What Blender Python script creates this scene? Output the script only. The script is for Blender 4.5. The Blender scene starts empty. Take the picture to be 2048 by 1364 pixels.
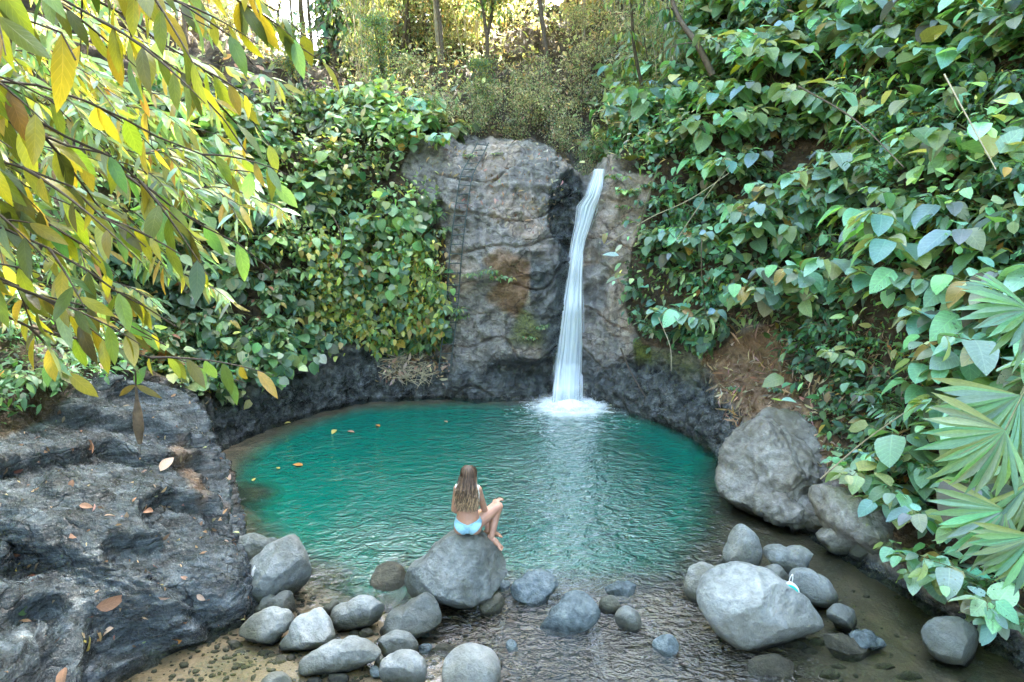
import bpy, math, random
import numpy as np
from mathutils import Vector, Matrix

# ------------------------------------------------------------------ camera, sky, sun, exposure
scene = bpy.context.scene
COL = scene.collection
CAM_H = 5.3; FPX = 1365.0; PITCH = math.radians(16)
cam_d = bpy.data.cameras.new('camera'); cam = bpy.data.objects.new('camera', cam_d); COL.objects.link(cam)
cam_d.lens = 24.0; cam_d.sensor_width = 36.0; cam_d.clip_start = 0.05; cam_d.clip_end = 500
cam.location = (0, 0, CAM_H); cam.rotation_euler = (math.pi/2 - PITCH, 0, 0)
scene.camera = cam

SUN_EL = math.radians(47); SUN_AZ = math.radians(42)      # azimuth measured from +Y towards +X
world = bpy.data.worlds.new("World"); scene.world = world; world.use_nodes = True
wn = world.node_tree; bg = wn.nodes['Background']
sky = wn.nodes.new('ShaderNodeTexSky'); sky.sky_type = 'NISHITA'; sky.sun_disc = False
sky.sun_elevation = SUN_EL; sky.sun_rotation = SUN_AZ; sky.dust_density = 4.0; sky.air_density = 1.0; sky.ozone_density = 0.6
wn.links.new(sky.outputs[0], bg.inputs[0]); bg.inputs[1].default_value = 0.15
sun_d = bpy.data.lights.new('sun', 'SUN'); sun = bpy.data.objects.new('sun', sun_d); COL.objects.link(sun)
sun_d.energy = 5.0; sun_d.angle = math.radians(0.5); sun_d.color = (1.0, 0.95, 0.86)
sdir = Vector((math.sin(SUN_AZ)*math.cos(SUN_EL), math.cos(SUN_AZ)*math.cos(SUN_EL), math.sin(SUN_EL)))
sun.rotation_euler = sdir.to_track_quat('Z', 'Y').to_euler()
scene.view_settings.view_transform = 'Standard'; scene.view_settings.look = 'None'
scene.view_settings.gamma = 1.0; scene.view_settings.exposure = 4.45
scene.cycles.max_bounces = 6; scene.cycles.diffuse_bounces = 3; scene.cycles.glossy_bounces = 3
scene.cycles.transmission_bounces = 4; scene.cycles.transparent_max_bounces = 24
scene.cycles.caustics_reflective = False; scene.cycles.caustics_refractive = False
scene.cycles.sample_clamp_indirect = 6.0

# ------------------------------------------------------------------ helpers
CT, ST = math.cos(PITCH), math.sin(PITCH)
def ray(px, py):
    u = (px-1024)/FPX; v = (682-py)/FPX
    return np.array((u, CT+v*ST, -ST+v*CT))
def G(px, py, z=0.0):
    d = ray(px, py); return np.array((0, 0, CAM_H)) + d*((z-CAM_H)/d[2])
def PY(px, py, Y):
    d = ray(px, py); return np.array((0, 0, CAM_H)) + d*(Y/d[1])
def project(P):
    P = np.asarray(P, float); x = P[..., 0]; y = P[..., 1]; z = P[..., 2]-CAM_H
    dep = y*CT - z*ST; up = y*ST + z*CT
    dd = np.where(dep > 0.05, dep, 0.05)
    return np.stack((1024+FPX*x/dd, 682-FPX*up/dd, dep), -1)
def inpoly(px, py, poly):
    px = np.asarray(px); py = np.asarray(py); r = np.zeros(px.shape, bool); n = len(poly)
    for i in range(n):
        x0, y0 = poly[i]; x1, y1 = poly[(i+1) % n]
        if y0 == y1: continue
        c = ((y0 > py) != (y1 > py)) & (px < (x1-x0)*(py-y0)/(y1-y0)+x0)
        r ^= c
    return r
def polydist(x, y, pts, closed=False):
    d = np.full(np.shape(x), 1e9); n = len(pts)
    for i in range(n if closed else n-1):
        ax, ay = pts[i][0], pts[i][1]; bx, by = pts[(i+1) % n][0], pts[(i+1) % n][1]
        L = (bx-ax)**2+(by-ay)**2+1e-9
        t = np.clip(((x-ax)*(bx-ax)+(y-ay)*(by-ay))/L, 0, 1)
        d = np.minimum(d, np.hypot(x-ax-t*(bx-ax), y-ay-t*(by-ay)))
    return d
def smooth(a, b, x):
    t = np.clip((x-a)/(b-a), 0, 1); return t*t*(3-2*t)
_rs = np.random.RandomState(7); _perm = _rs.permutation(512); _perm = np.concatenate((_perm, _perm, _perm))
_grad = _rs.normal(size=(512, 3)); _grad /= np.linalg.norm(_grad, axis=1)[:, None]
def perlin(P):
    P = np.asarray(P, float); i = np.floor(P).astype(int); f = P-i; u = f*f*f*(f*(f*6-15)+10)
    i &= 511; out = 0
    for dx in (0, 1):
        for dy in (0, 1):
            for dz in (0, 1):
                h = _perm[_perm[_perm[(i[..., 0]+dx) & 511]+((i[..., 1]+dy) & 511)]+((i[..., 2]+dz) & 511)] & 511
                g = _grad[h]; w = (u[..., 0] if dx else 1-u[..., 0])*(u[..., 1] if dy else 1-u[..., 1])*(u[..., 2] if dz else 1-u[..., 2])
                out = out + w*(g[..., 0]*(f[..., 0]-dx)+g[..., 1]*(f[..., 1]-dy)+g[..., 2]*(f[..., 2]-dz))
    return out
def fbm(P, o=4, ridge=False):
    P = np.asarray(P, float); a = 1.0; s = 0.0
    for k in range(o):
        n = perlin(P*(2.03**k)+k*13.7)
        s = s + a*((0.5-np.abs(n)*1.6) if ridge else n*1.4); a *= 0.5
    return s
def nrmz(v): return v/np.maximum(np.linalg.norm(v, axis=-1, keepdims=True), 1e-9)

def tag(o, label=None, cat=None, group=None, kind=None):
    if label: o['label'] = label
    if cat: o['category'] = cat
    if group: o['group'] = group
    if kind: o['kind'] = kind
    return o
def empty(name, loc=(0, 0, 0), rz=0.0, **k):
    o = bpy.data.objects.new(name, None); COL.objects.link(o); o.location = tuple(loc); o.rotation_euler = (0, 0, rz)
    o.empty_display_size = 0.1
    return tag(o, **k)
def link(name, me, parent=None, mat=None):
    o = bpy.data.objects.new(name, me); COL.objects.link(o)
    if parent is not None: o.parent = parent
    if mat is not None: me.materials.append(mat)
    return o
def mesh_np(name, V, loops, starts, col=None, uv=None, smooth_=True, attrs=None):
    me = bpy.data.meshes.new(name); V = np.asarray(V, np.float32)
    me.vertices.add(len(V)); me.vertices.foreach_set('co', V.ravel())
    loops = np.asarray(loops, np.int32); starts = np.asarray(starts, np.int32)
    me.loops.add(len(loops)); me.loops.foreach_set('vertex_index', loops)
    me.polygons.add(len(starts)); me.polygons.foreach_set('loop_start', starts)
    if smooth_: me.polygons.foreach_set('use_smooth', np.ones(len(starts), bool))
    me.update(calc_edges=True)
    if col is not None:
        a = me.color_attributes.new('Col', 'FLOAT_COLOR', 'POINT')
        c = np.ones((len(V), 4), np.float32); c[:, :3] = col; a.data.foreach_set('color', c.ravel())
    for k, v in (attrs or {}).items():
        a = me.attributes.new(k, 'FLOAT', 'POINT'); a.data.foreach_set('value', np.asarray(v, np.float32).ravel())
    if uv is not None:
        l = me.uv_layers.new(name='UVMap'); l.data.foreach_set('uv', np.asarray(uv, np.float32)[loops].ravel())
    return me
def grid_mesh(name, Pg, **k):
    n, m = Pg.shape[:2]; idx = np.arange(n*m).reshape(n, m)
    q = np.stack((idx[:-1, :-1], idx[1:, :-1], idx[1:, 1:], idx[:-1, 1:]), -1).reshape(-1)
    return mesh_np(name, Pg.reshape(-1, 3), q, np.arange(0, len(q), 4), **k)
def resample(P, n):
    P = np.asarray(P, float); d = np.concatenate(([0], np.cumsum(np.linalg.norm(np.diff(P, axis=0), axis=1))))
    t = np.linspace(0, d[-1], n); return np.stack([np.interp(t, d, P[:, i]) for i in range(P.shape[1])], -1)
def tube_data(paths, sides=6):
    """paths: list of (points, radii). Returns verts, loops, starts."""
    V = []; Lp = []; off = 0
    for pts, rad in paths:
        pts = np.asarray(pts, float); rad = np.broadcast_to(np.asarray(rad, float), (len(pts),)) if np.ndim(rad) == 0 else np.asarray(rad, float)
        if len(rad) != len(pts): rad = np.interp(np.linspace(0, 1, len(pts)), np.linspace(0, 1, len(rad)), rad)
        t = nrmz(np.gradient(pts, axis=0)); ref = np.array((0.31, 0.17, 0.93)); 
        if abs(np.dot(t[0], ref)) > 0.9: ref = np.array((1.0, 0.1, 0))
        a = nrmz(np.cross(t, ref)); b = np.cross(t, a); th = np.arange(sides)*2*math.pi/sides
        ring = pts[:, None]+rad[:, None, None]*(a[:, None]*np.cos(th)[None, :, None]+b[:, None]*np.sin(th)[None, :, None])
        V.append(ring.reshape(-1, 3)); n = len(pts); idx = off+np.arange(n*sides).reshape(n, sides); nx = np.roll(idx, -1, 1)
        Lp.append(np.stack((idx[:-1], nx[:-1], nx[1:], idx[1:]), -1).reshape(-1)); off += n*sides
    V = np.concatenate(V); Lp = np.concatenate(Lp)
    return V, Lp, np.arange(0, len(Lp), 4)
def tubes(name, paths, mat, parent=None, sides=6):
    V, l, s = tube_data(paths, sides); return link(name, mesh_np(name, V, l, s), parent, mat)
def bez(p0, p1, p2, n):
    t = np.linspace(0, 1, n)[:, None]; p0, p1, p2 = map(lambda q: np.asarray(q, float), (p0, p1, p2))
    return (1-t)**2*p0+2*t*(1-t)*p1+t*t*p2

# ------------------------------------------------------------------ materials
def newmat(name):
    m = bpy.data.materials.new(name); m.use_nodes = True; nt = m.node_tree
    for n in list(nt.nodes): nt.nodes.remove(n)
    out = nt.nodes.new('ShaderNodeOutputMaterial')
    return m, nt, out
class NB:
    def __init__(s, nt): s.nt = nt
    def n(s, t, **k):
        x = s.nt.nodes.new('ShaderNode'+t)
        for a, b in k.items():
            if a.startswith('i_'): x.inputs[int(a[2:]) if a[2:].isdigit() else a[2:].replace('_', ' ')].default_value = b
            else: setattr(x, a, b)
        return x
    def l(s, a, b): s.nt.links.new(a, b)
    def attr(s, name): return s.n('Attribute', attribute_name=name)
    def noise(s, vec, scale, detail=4, rough=0.55, dist=0.0):
        x = s.n('TexNoise'); x.inputs['Scale'].default_value = scale; x.inputs['Detail'].default_value = detail
        x.inputs['Roughness'].default_value = rough; x.inputs['Distortion'].default_value = dist
        if vec is not None: s.l(vec, x.inputs['Vector'])
        return x.outputs['Fac']
    def ramp(s, fac, stops):
        r = s.n('ValToRGB'); s.l(fac, r.inputs[0]); e = r.color_ramp.elements
        while len(e) > 1: e.remove(e[-1])
        e[0].position = stops[0][0]; c = stops[0][1]; e[0].color = (c, c, c, 1) if np.isscalar(c) else (*c, 1)
        for p, c in stops[1:]:
            q = e.new(p); q.color = (c, c, c, 1) if np.isscalar(c) else (*c, 1)
        return r.outputs[0]
    def mix(s, f, a, b, mode='MIX'):
        x = s.n('Mix', data_type='RGBA', blend_type=mode)
        for v, i in ((f, 0), (a, 6), (b, 7)):
            if hasattr(v, 'links'): s.l(v, x.inputs[i])
            elif i == 0: x.inputs[0].default_value = v
            else: x.inputs[i].default_value = (v, v, v, 1) if np.isscalar(v) else (*v, 1)
        return x.outputs[2]
    def math(s, op, a, b=0.0, c=None):
        x = s.n('Math', operation=op)
        for i, v in enumerate((a, b) if c is None else (a, b, c)):
            if hasattr(v, 'links'): s.l(v, x.inputs[i])
            else: x.inputs[i].default_value = v
        return x.outputs[0]
    def map(s, vec, scale=(1, 1, 1), rot=(0, 0, 0)):
        x = s.n('Mapping'); x.inputs['Scale'].default_value = scale; x.inputs['Rotation'].default_value = rot; s.l(vec, x.inputs[0]); return x.outputs[0]
    def bump(s, h, strength, dist, normal=None):
        b = s.n('Bump'); b.inputs['Strength'].default_value = strength; b.inputs['Distance'].default_value = dist
        s.l(h, b.inputs['Height'])
        if normal is not None: s.l(normal, b.inputs['Normal'])
        return b.outputs[0]

def rock_material(name, kind):
    m, nt, out = newmat(name); b = NB(nt); pos = b.n('NewGeometry').outputs['Position']
    p = b.n('BsdfPrincipled'); b.l(p.outputs[0], out.inputs[0])
    if kind == 'terrain':
        big = b.noise(pos, 0.9, 5, 0.6, 0.4); mid = b.noise(pos, 4.5, 6, 0.65, 0.6); fine = b.noise(pos, 28, 5, 0.6)
        strat = b.noise(b.map(pos, (1.2, 2.4, 9.0), (0.35, 0.25, 0.3)), 1.6, 6, 0.62, 0.2)
        grey = b.ramp(mid, [(0.25, (0.060, 0.057, 0.050)), (0.48, (0.20, 0.19, 0.172)), (0.72, (0.40, 0.385, 0.355))])
        tan = b.ramp(mid, [(0.3, (0.18, 0.14, 0.105)), (0.5, (0.36, 0.30, 0.245)), (0.72, (0.50, 0.45, 0.39))])
        slate = b.ramp(strat, [(0.32, (0.015, 0.02, 0.022)), (0.47, (0.040, 0.055, 0.064)), (0.63, (0.11, 0.142, 0.165)), (0.79, (0.25, 0.30, 0.335))])
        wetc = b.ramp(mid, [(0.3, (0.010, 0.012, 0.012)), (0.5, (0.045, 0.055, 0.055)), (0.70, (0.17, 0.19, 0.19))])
        soil = b.ramp(mid, [(0.3, (0.018, 0.014, 0.008)), (0.55, (0.07, 0.05, 0.028)), (0.75, (0.16, 0.115, 0.07))])
        brown = b.ramp(mid, [(0.3, (0.10, 0.06, 0.03)), (0.55, (0.24, 0.15, 0.085)), (0.75, (0.38, 0.27, 0.17))])
        moss = b.ramp(fine, [(0.35, (0.03, 0.05, 0.008)), (0.65, (0.13, 0.15, 0.03))])
        c = grey
        for an, cc in (('tan', tan), ('slate', slate), ('brown', brown), ('moss', moss), ('wet', wetc), ('soil', soil)):
            f = b.math('ADD', b.attr(an).outputs['Fac'], b.math('MULTIPLY', b.math('SUBTRACT', big, 0.5), 0.9))
            f2 = b.math('MULTIPLY', b.ramp(f, [(0.22, 0.0), (0.75, 1.0)]), b.ramp(b.attr(an).outputs['Fac'], [(0.0, 0.0), (0.3, 1.0)]))
            c = b.mix(f2, c, cc)
        c = b.mix(b.ramp(fine, [(0.3, 0.5), (0.46, 0.0)]), c, (0.02, 0.022, 0.02))
        vo1 = b.n('TexVoronoi', feature='DISTANCE_TO_EDGE'); vo1.inputs['Scale'].default_value = 1.0; wv = b.n('VectorMath', operation='MULTIPLY_ADD'); cn_ = b.n('TexNoise'); cn_.inputs['Scale'].default_value = 1.3; cn_.inputs['Detail'].default_value = 5; b.l(pos, cn_.inputs['Vector']); b.l(cn_.outputs['Color'], wv.inputs[0]); wv.inputs[1].default_value = (1.6, 1.6, 1.6); b.l(b.map(pos, (1.0, 1.0, 1.7)), wv.inputs[2]); b.l(wv.outputs[0], vo1.inputs['Vector'])
        vo2 = b.n('TexVoronoi', feature='DISTANCE_TO_EDGE'); vo2.inputs['Scale'].default_value = 3.3; b.l(wv.outputs[0], vo2.inputs['Vector'])
        ck = b.math('MAXIMUM', b.math('MULTIPLY', b.ramp(vo1.outputs['Distance'], [(0.0, 1.0), (0.035, 0.0)]), b.ramp(big, [(0.42, 0.0), (0.5, 1.0)])), b.math('MULTIPLY', b.ramp(vo2.outputs['Distance'], [(0.0, 1.0), (0.05, 0.0)]), b.ramp(mid, [(0.50, 0.0), (0.60, 0.6)])))
        c = b.mix(b.math('MULTIPLY', ck, 0.6), c, (0.012, 0.012, 0.011))
        b.l(c, p.inputs['Base Color'])
        w = b.math('MAXIMUM', b.attr('wet').outputs['Fac'], b.attr('slate').outputs['Fac'])
        rr = b.math('SUBTRACT', b.math('ADD', 0.52, b.math('MULTIPLY', fine, 0.5)), b.math('MULTIPLY', w, 0.54))
        b.l(rr, p.inputs['Roughness'])
        n1 = b.bump(strat, 0.6, 0.10); n2 = b.bump(mid, 0.9, 0.12, n1); n3 = b.bump(fine, 0.8, 0.03, n2); n3 = b.bump(ck, 0.5, -0.05, n3)
        b.l(n3, p.inputs['Normal'])
    else:
        oi = b.n('ObjectInfo'); rnd = oi.outputs['Random']
        tc = b.n('TexCoord').outputs['Object']
        vv = b.n('VectorMath', operation='ADD'); b.l(tc, vv.inputs[0])
        sc = b.n('VectorMath', operation='SCALE'); b.l(oi.outputs['Location'], sc.inputs[0]); sc.inputs['Scale'].default_value = 1.7; b.l(sc.outputs[0], vv.inputs[1])
        vec = vv.outputs[0]
        big = b.noise(vec, 2.2, 4, 0.55, 0.3); mid = b.noise(vec, 9, 6, 0.65, 0.3); fine = b.noise(vec, 32, 5, 0.75)
        tint = {'boulder': ((0.12, 0.145, 0.15), (0.29, 0.325, 0.335), (0.45, 0.48, 0.485)),
                'darkb': ((0.055, 0.07, 0.07), (0.16, 0.19, 0.195), (0.30, 0.335, 0.34)),
                'wet': ((0.03, 0.045, 0.05), (0.15, 0.20, 0.225), (0.34, 0.40, 0.43)),
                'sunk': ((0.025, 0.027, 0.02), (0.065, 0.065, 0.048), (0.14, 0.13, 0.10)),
                'outcrop': ((0.07, 0.065, 0.05), (0.22, 0.215, 0.195), (0.42, 0.42, 0.40))}[kind]
        c = b.ramp(b.math('ADD', b.math('MULTIPLY', mid, 0.55), b.math('MULTIPLY', big, 0.45)), [(0.33, tint[0]), (0.5, tint[1]), (0.68, tint[2])])
        c = b.mix(b.ramp(fine, [(0.30, 0.55), (0.48, 0.0)]), c, tuple(q*0.45 for q in tint[1]))
        c = b.mix(b.ramp(fine, [(0.60, 0.0), (0.75, 0.35)]), c, tuple(min(1, q*1.4) for q in tint[2]))
        c = b.mix(b.math('MULTIPLY', b.ramp(b.noise(vec, 1.3, 3, 0.6, 0.5), [(0.50, 0.0), (0.64, 1.0)]), 0.55), c, tuple(q*f for q, f in zip(tint[1], (.62, .55, .42))))
        if kind in ('boulder', 'outcrop', 'darkb'):      # brownish-green algae stain and dark wet line just above the water
            sep = b.n('SeparateXYZ'); b.l(pos, sep.inputs[0])
            zz = b.math('ADD', sep.outputs[2], b.math('MULTIPLY', b.math('SUBTRACT', big, 0.5), 0.25))
            c = b.mix(b.ramp(zz, [(0.08, 0.9), (0.32, 0.0)]), c, (0.055, 0.06, 0.038))
            c = b.mix(b.ramp(zz, [(0.02, 1.0), (0.07, 0.0)]), c, (0.015, 0.018, 0.014))
        vein_ = b.n('TexVoronoi', feature='DISTANCE_TO_EDGE'); vein_.inputs['Scale'].default_value = 1.7; wv = b.n('VectorMath', operation='ADD'); b.l(vec, wv.inputs[0]); cv = b.n('TexNoise'); cv.inputs['Scale'].default_value = 3.0; b.l(vec, cv.inputs['Vector']); b.l(cv.outputs['Color'], wv.inputs[1]); b.l(wv.outputs[0], vein_.inputs['Vector'])
        crk = b.math('MULTIPLY', b.ramp(vein_.outputs['Distance'], [(0.0, 1.0), (0.022, 0.0)]), b.ramp(big, [(0.45, 0.0), (0.55, 1.0)]))
        c = b.mix(1.0, c, b.ramp(rnd, [(0.0, (0.72, 0.74, 0.74)), (1.0, (1.15, 1.13, 1.1))]), 'MULTIPLY')
        b.l(c, p.inputs['Base Color'])
        p.inputs['Roughness'].default_value = {'boulder': 0.62, 'darkb': 0.6, 'wet': 0.16, 'sunk': 0.8, 'outcrop': 0.6}[kind]
        n1 = b.bump(big, 0.5, 0.12); n2 = b.bump(mid, 0.8, 0.06, n1); n3 = b.bump(fine, 0.8, 0.02, n2); b.l(n3, p.inputs['Normal'])
    return m
M_TERR = rock_material('gorge_rock', 'terrain'); M_BOUL = rock_material('boulder_stone', 'boulder')
M_DARKB = rock_material('dark_boulder_stone', 'darkb'); M_WET = rock_material('wet_stone', 'wet'); M_SUNK = rock_material('sunken_stone', 'sunk'); M_OUT = rock_material('outcrop_stone', 'outcrop')

def simple_mat(name, color, rough=0.6, var=0.3, scale=20.0, bump=0.2, bdist=0.01, spec=0.5, trans=0.0):
    m, nt, out = newmat(name); b = NB(nt); p = b.n('BsdfPrincipled'); b.l(p.outputs[0], out.inputs[0])
    pos = b.n('TexCoord').outputs['Object']; n = b.noise(pos, scale, 5, 0.6)
    c = b.ramp(n, [(0.3, tuple(q*(1-var) for q in color)), (0.7, tuple(min(1, q*(1+var)) for q in color))])
    b.l(c, p.inputs['Base Color']); p.inputs['Roughness'].default_value = rough; p.inputs['Specular IOR Level'].default_value = spec
    b.l(b.bump(n, bump, bdist), p.inputs['Normal'])
    return m
def leaf_material(name, rough=0.36, trans=0.45, vein=0.35, holes=False, spec=0.6, tint=(1.5, 1.35, 0.35)):
    m, nt, out = newmat(name); b = NB(nt)
    col = b.attr('Col').outputs['Color']; uv = b.n('UVMap', uv_map='UVMap').outputs[0]
    sep = b.n('SeparateXYZ'); b.l(uv, sep.inputs[0]); u = sep.outputs[0]; v = sep.outputs[1]      # u along, v across -1..1
    av = b.math('ABSOLUTE', v)
    mid = b.ramp(av, [(0.0, 1.0), (0.07, 0.0)])
    st = b.math('SINE', b.math('MULTIPLY', b.math('SUBTRACT', u, b.math('MULTIPLY', av, 0.22)), 52.0))
    side = b.math('MULTIPLY', b.ramp(st, [(0.80, 0.0), (0.97, 1.0)]), 0.6)
    veins = b.math('MULTIPLY', b.math('MAXIMUM', mid, side), vein)
    pos = b.n('NewGeometry').outputs['Position']; nz = b.noise(pos, 35, 3, 0.6)
    c = b.mix(b.math('MULTIPLY', b.ramp(nz, [(0.35, 1.0), (0.65, 0.0)]), 0.35), col, b.mix(1.0, col, (0.55, 0.6, 0.5), 'MULTIPLY'))
    c = b.mix(veins, c, b.mix(1.0, col, (1.9, 1.7, 1.5), 'MULTIPLY'))
    p = b.n('BsdfPrincipled'); b.l(c, p.inputs['Base Color']); p.inputs['Roughness'].default_value = rough; p.inputs['Specular IOR Level'].default_value = spec
    hb = b.math('ADD', b.math('MULTIPLY', b.math('MAXIMUM', mid, side), -1.0), b.math('MULTIPLY', nz, 0.6))
    b.l(b.bump(hb, 0.35, 0.006), p.inputs['Normal'])
    t = b.n('BsdfTranslucent'); b.l(b.mix(1.0, c, tint, 'MULTIPLY'), t.inputs[0])
    mx = b.n('MixShader'); mx.inputs[0].default_value = trans; b.l(p.outputs[0], mx.inputs[1]); b.l(t.outputs[0], mx.inputs[2])
    fin = mx.outputs[0]
    if holes:
        hn = b.n('TexVoronoi'); hn.inputs['Scale'].default_value = 30; b.l(pos, hn.inputs['Vector'])
        reg = b.noise(pos, 1.7, 2, 0.5)
        h = b.math('MULTIPLY', b.math('LESS_THAN', hn.outputs['Distance'], 0.20), b.math('GREATER_THAN', reg, 0.545))
        h = b.math('MULTIPLY', h, b.math('GREATER_THAN', av, 0.1))
        tr = b.n('BsdfTransparent'); m2 = b.n('MixShader'); b.l(h, m2.inputs[0]); b.l(fin, m2.inputs[1]); b.l(tr.outputs[0], m2.inputs[2]); fin = m2.outputs[0]
    b.l(fin, out.inputs[0]); return m
M_LEAF = leaf_material('leaf_green'); M_LEAFH = leaf_material('leaf_chewed', rough=0.38, trans=0.3, holes=True, tint=(1.3, 1.3, 0.5))
M_LANCE = leaf_material('leaf_glossy', rough=0.34, trans=0.52, spec=0.85, tint=(1.85, 1.6, 0.42))
M_FAR = leaf_material('leaf_sunlit', rough=0.5, trans=0.5, vein=0.0, tint=(1.4, 1.25, 0.75))
M_DRY = leaf_material('leaf_dry', rough=0.6, trans=0.2, tint=(1.1, 1.0, 0.8))
M_BARK = simple_mat('bark', (0.12, 0.09, 0.06), 0.8, 0.5, 14, 0.6, 0.02)
M_STEM = simple_mat('green_stem', (0.13, 0.15, 0.06), 0.6, 0.3, 12)
M_DSTEM = simple_mat('dark_twig', (0.055, 0.04, 0.028), 0.7, 0.4, 12)
M_CANE = simple_mat('pale_cane', (0.42, 0.36, 0.24), 0.6, 0.25, 9)

# ------------------------------------------------------------------ leaf fields
def leaf_tmpl(kind, n):
    t = np.linspace(0, 1, n+1)
    if kind == 'heart': w = (t**0.42)*((1-t)**0.72)*1.75
    elif kind == 'ovate': w = np.sin(np.pi*t**0.80)**0.85
    elif kind == 'lance': w = np.sin(np.pi*t**0.92)**0.9
    elif kind == 'wedge': w = np.minimum(t/0.72, np.clip((1-t)/0.28, 0, 1)**.8)
    elif kind == 'blade': w = np.sin(np.pi*t**0.6)**0.8
    w = np.clip(w/w.max(), 0, 1)*0.5; w[0] = w[-1] = 0
    V = []; uv = []; L = []; S = []
    for i in range(n+1): V.append((t[i], 0, 0)); uv.append((t[i], 0))
    for i in range(1, n): V.append((t[i], w[i], 0)); uv.append((t[i], 1))
    for i in range(1, n): V.append((t[i], -w[i], 0)); uv.append((t[i], -1))
    A = lambda i: n+i; B = lambda i: 2*n-1+i
    def f(*q): S.append(len(L)); L.extend(q)
    for i in range(n):
        if i == 0: f(0, 1, A(1)); f(0, B(1), 1)
        elif i == n-1: f(i, i+1, A(i)); f(i, B(i), i+1)
        else: f(i, i+1, A(i+1), A(i)); f(i, B(i), B(i+1), i+1)
    return np.array(V, float), np.array(uv, float), np.array(L), np.array(S)
TM = {(k, n): leaf_tmpl(k, n) for k in ('heart', 'ovate', 'lance', 'blade', 'wedge') for n in (2, 3, 4, 6, 8)}
class LF:
    def __init__(s, rng): s.V = []; s.L = []; s.S = []; s.C = []; s.U = []; s.o = 0; s.lo = 0; s.r = rng
    def add(s, pos, axis, nrm, L, W, col, kind='ovate', n=4, fold=0.25, droop=0.25, wav=0.0):
        pos = np.atleast_2d(pos); N = len(pos)
        if N == 0: return
        V, uv, lp, st = TM[(kind, n)]
        a = nrmz(np.broadcast_to(axis, (N, 3))); b = nrmz(np.cross(np.broadcast_to(nrm, (N, 3)), a)); c = np.cross(a, b)
        L = np.broadcast_to(L, (N,)); W = np.broadcast_to(W, (N,))
        fo = fold*(0.4+1.2*s.r.rand(N)); dr = droop*(0.3+1.4*s.r.rand(N)); tw = (s.r.rand(N)-0.5)*0.5
        x = V[None, :, 0]; y = V[None, :, 1]
        X = x*L[:, None]; Y = y*W[:, None]
        Z = np.abs(Y)*fo[:, None] - dr[:, None]*L[:, None]*x*x + tw[:, None]*Y*x
        if wav: Z = Z + wav*L[:, None]*np.sin(x*9+s.r.rand(N)[:, None]*6)*np.abs(y)*2
        P = pos[:, None]+X[..., None]*a[:, None]+Y[..., None]*b[:, None]+Z[..., None]*c[:, None]
        m = len(V); s.V.append(P.reshape(-1, 3)); s.U.append(np.tile(uv, (N, 1)))
        col = np.broadcast_to(col, (N, 3)); s.C.append(np.repeat(col, m, 0))
        s.L.append((lp[None]+(s.o+np.arange(N)*m)[:, None]).ravel()); s.S.append((st[None]+(s.lo+np.arange(N)*len(lp))[:, None]).ravel())
        s.o += N*m; s.lo += N*len(lp)
    def mesh(s, name): return mesh_np(name, np.concatenate(s.V), np.concatenate(s.L), np.concatenate(s.S), col=np.concatenate(s.C), uv=np.concatenate(s.U))
    def build(s, name, mat, parent=None): return link(name, s.mesh(name), parent, mat)
def vary(rng, cols, n, amt=0.25, odd=0.025):
    cols = np.array(cols, float); c = cols[rng.randint(len(cols), size=n)]; k = rng.rand(n) < odd
    c[k] = np.array([(.42, .26, .08), (.30, .18, .10), (.50, .42, .10)])[rng.randint(3, size=k.sum())]
    return np.clip(c*(1+amt*rng.normal(size=(n, 1)))*(1+0.12*rng.normal(size=(n, 3))), 0.004, 0.9)

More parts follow.
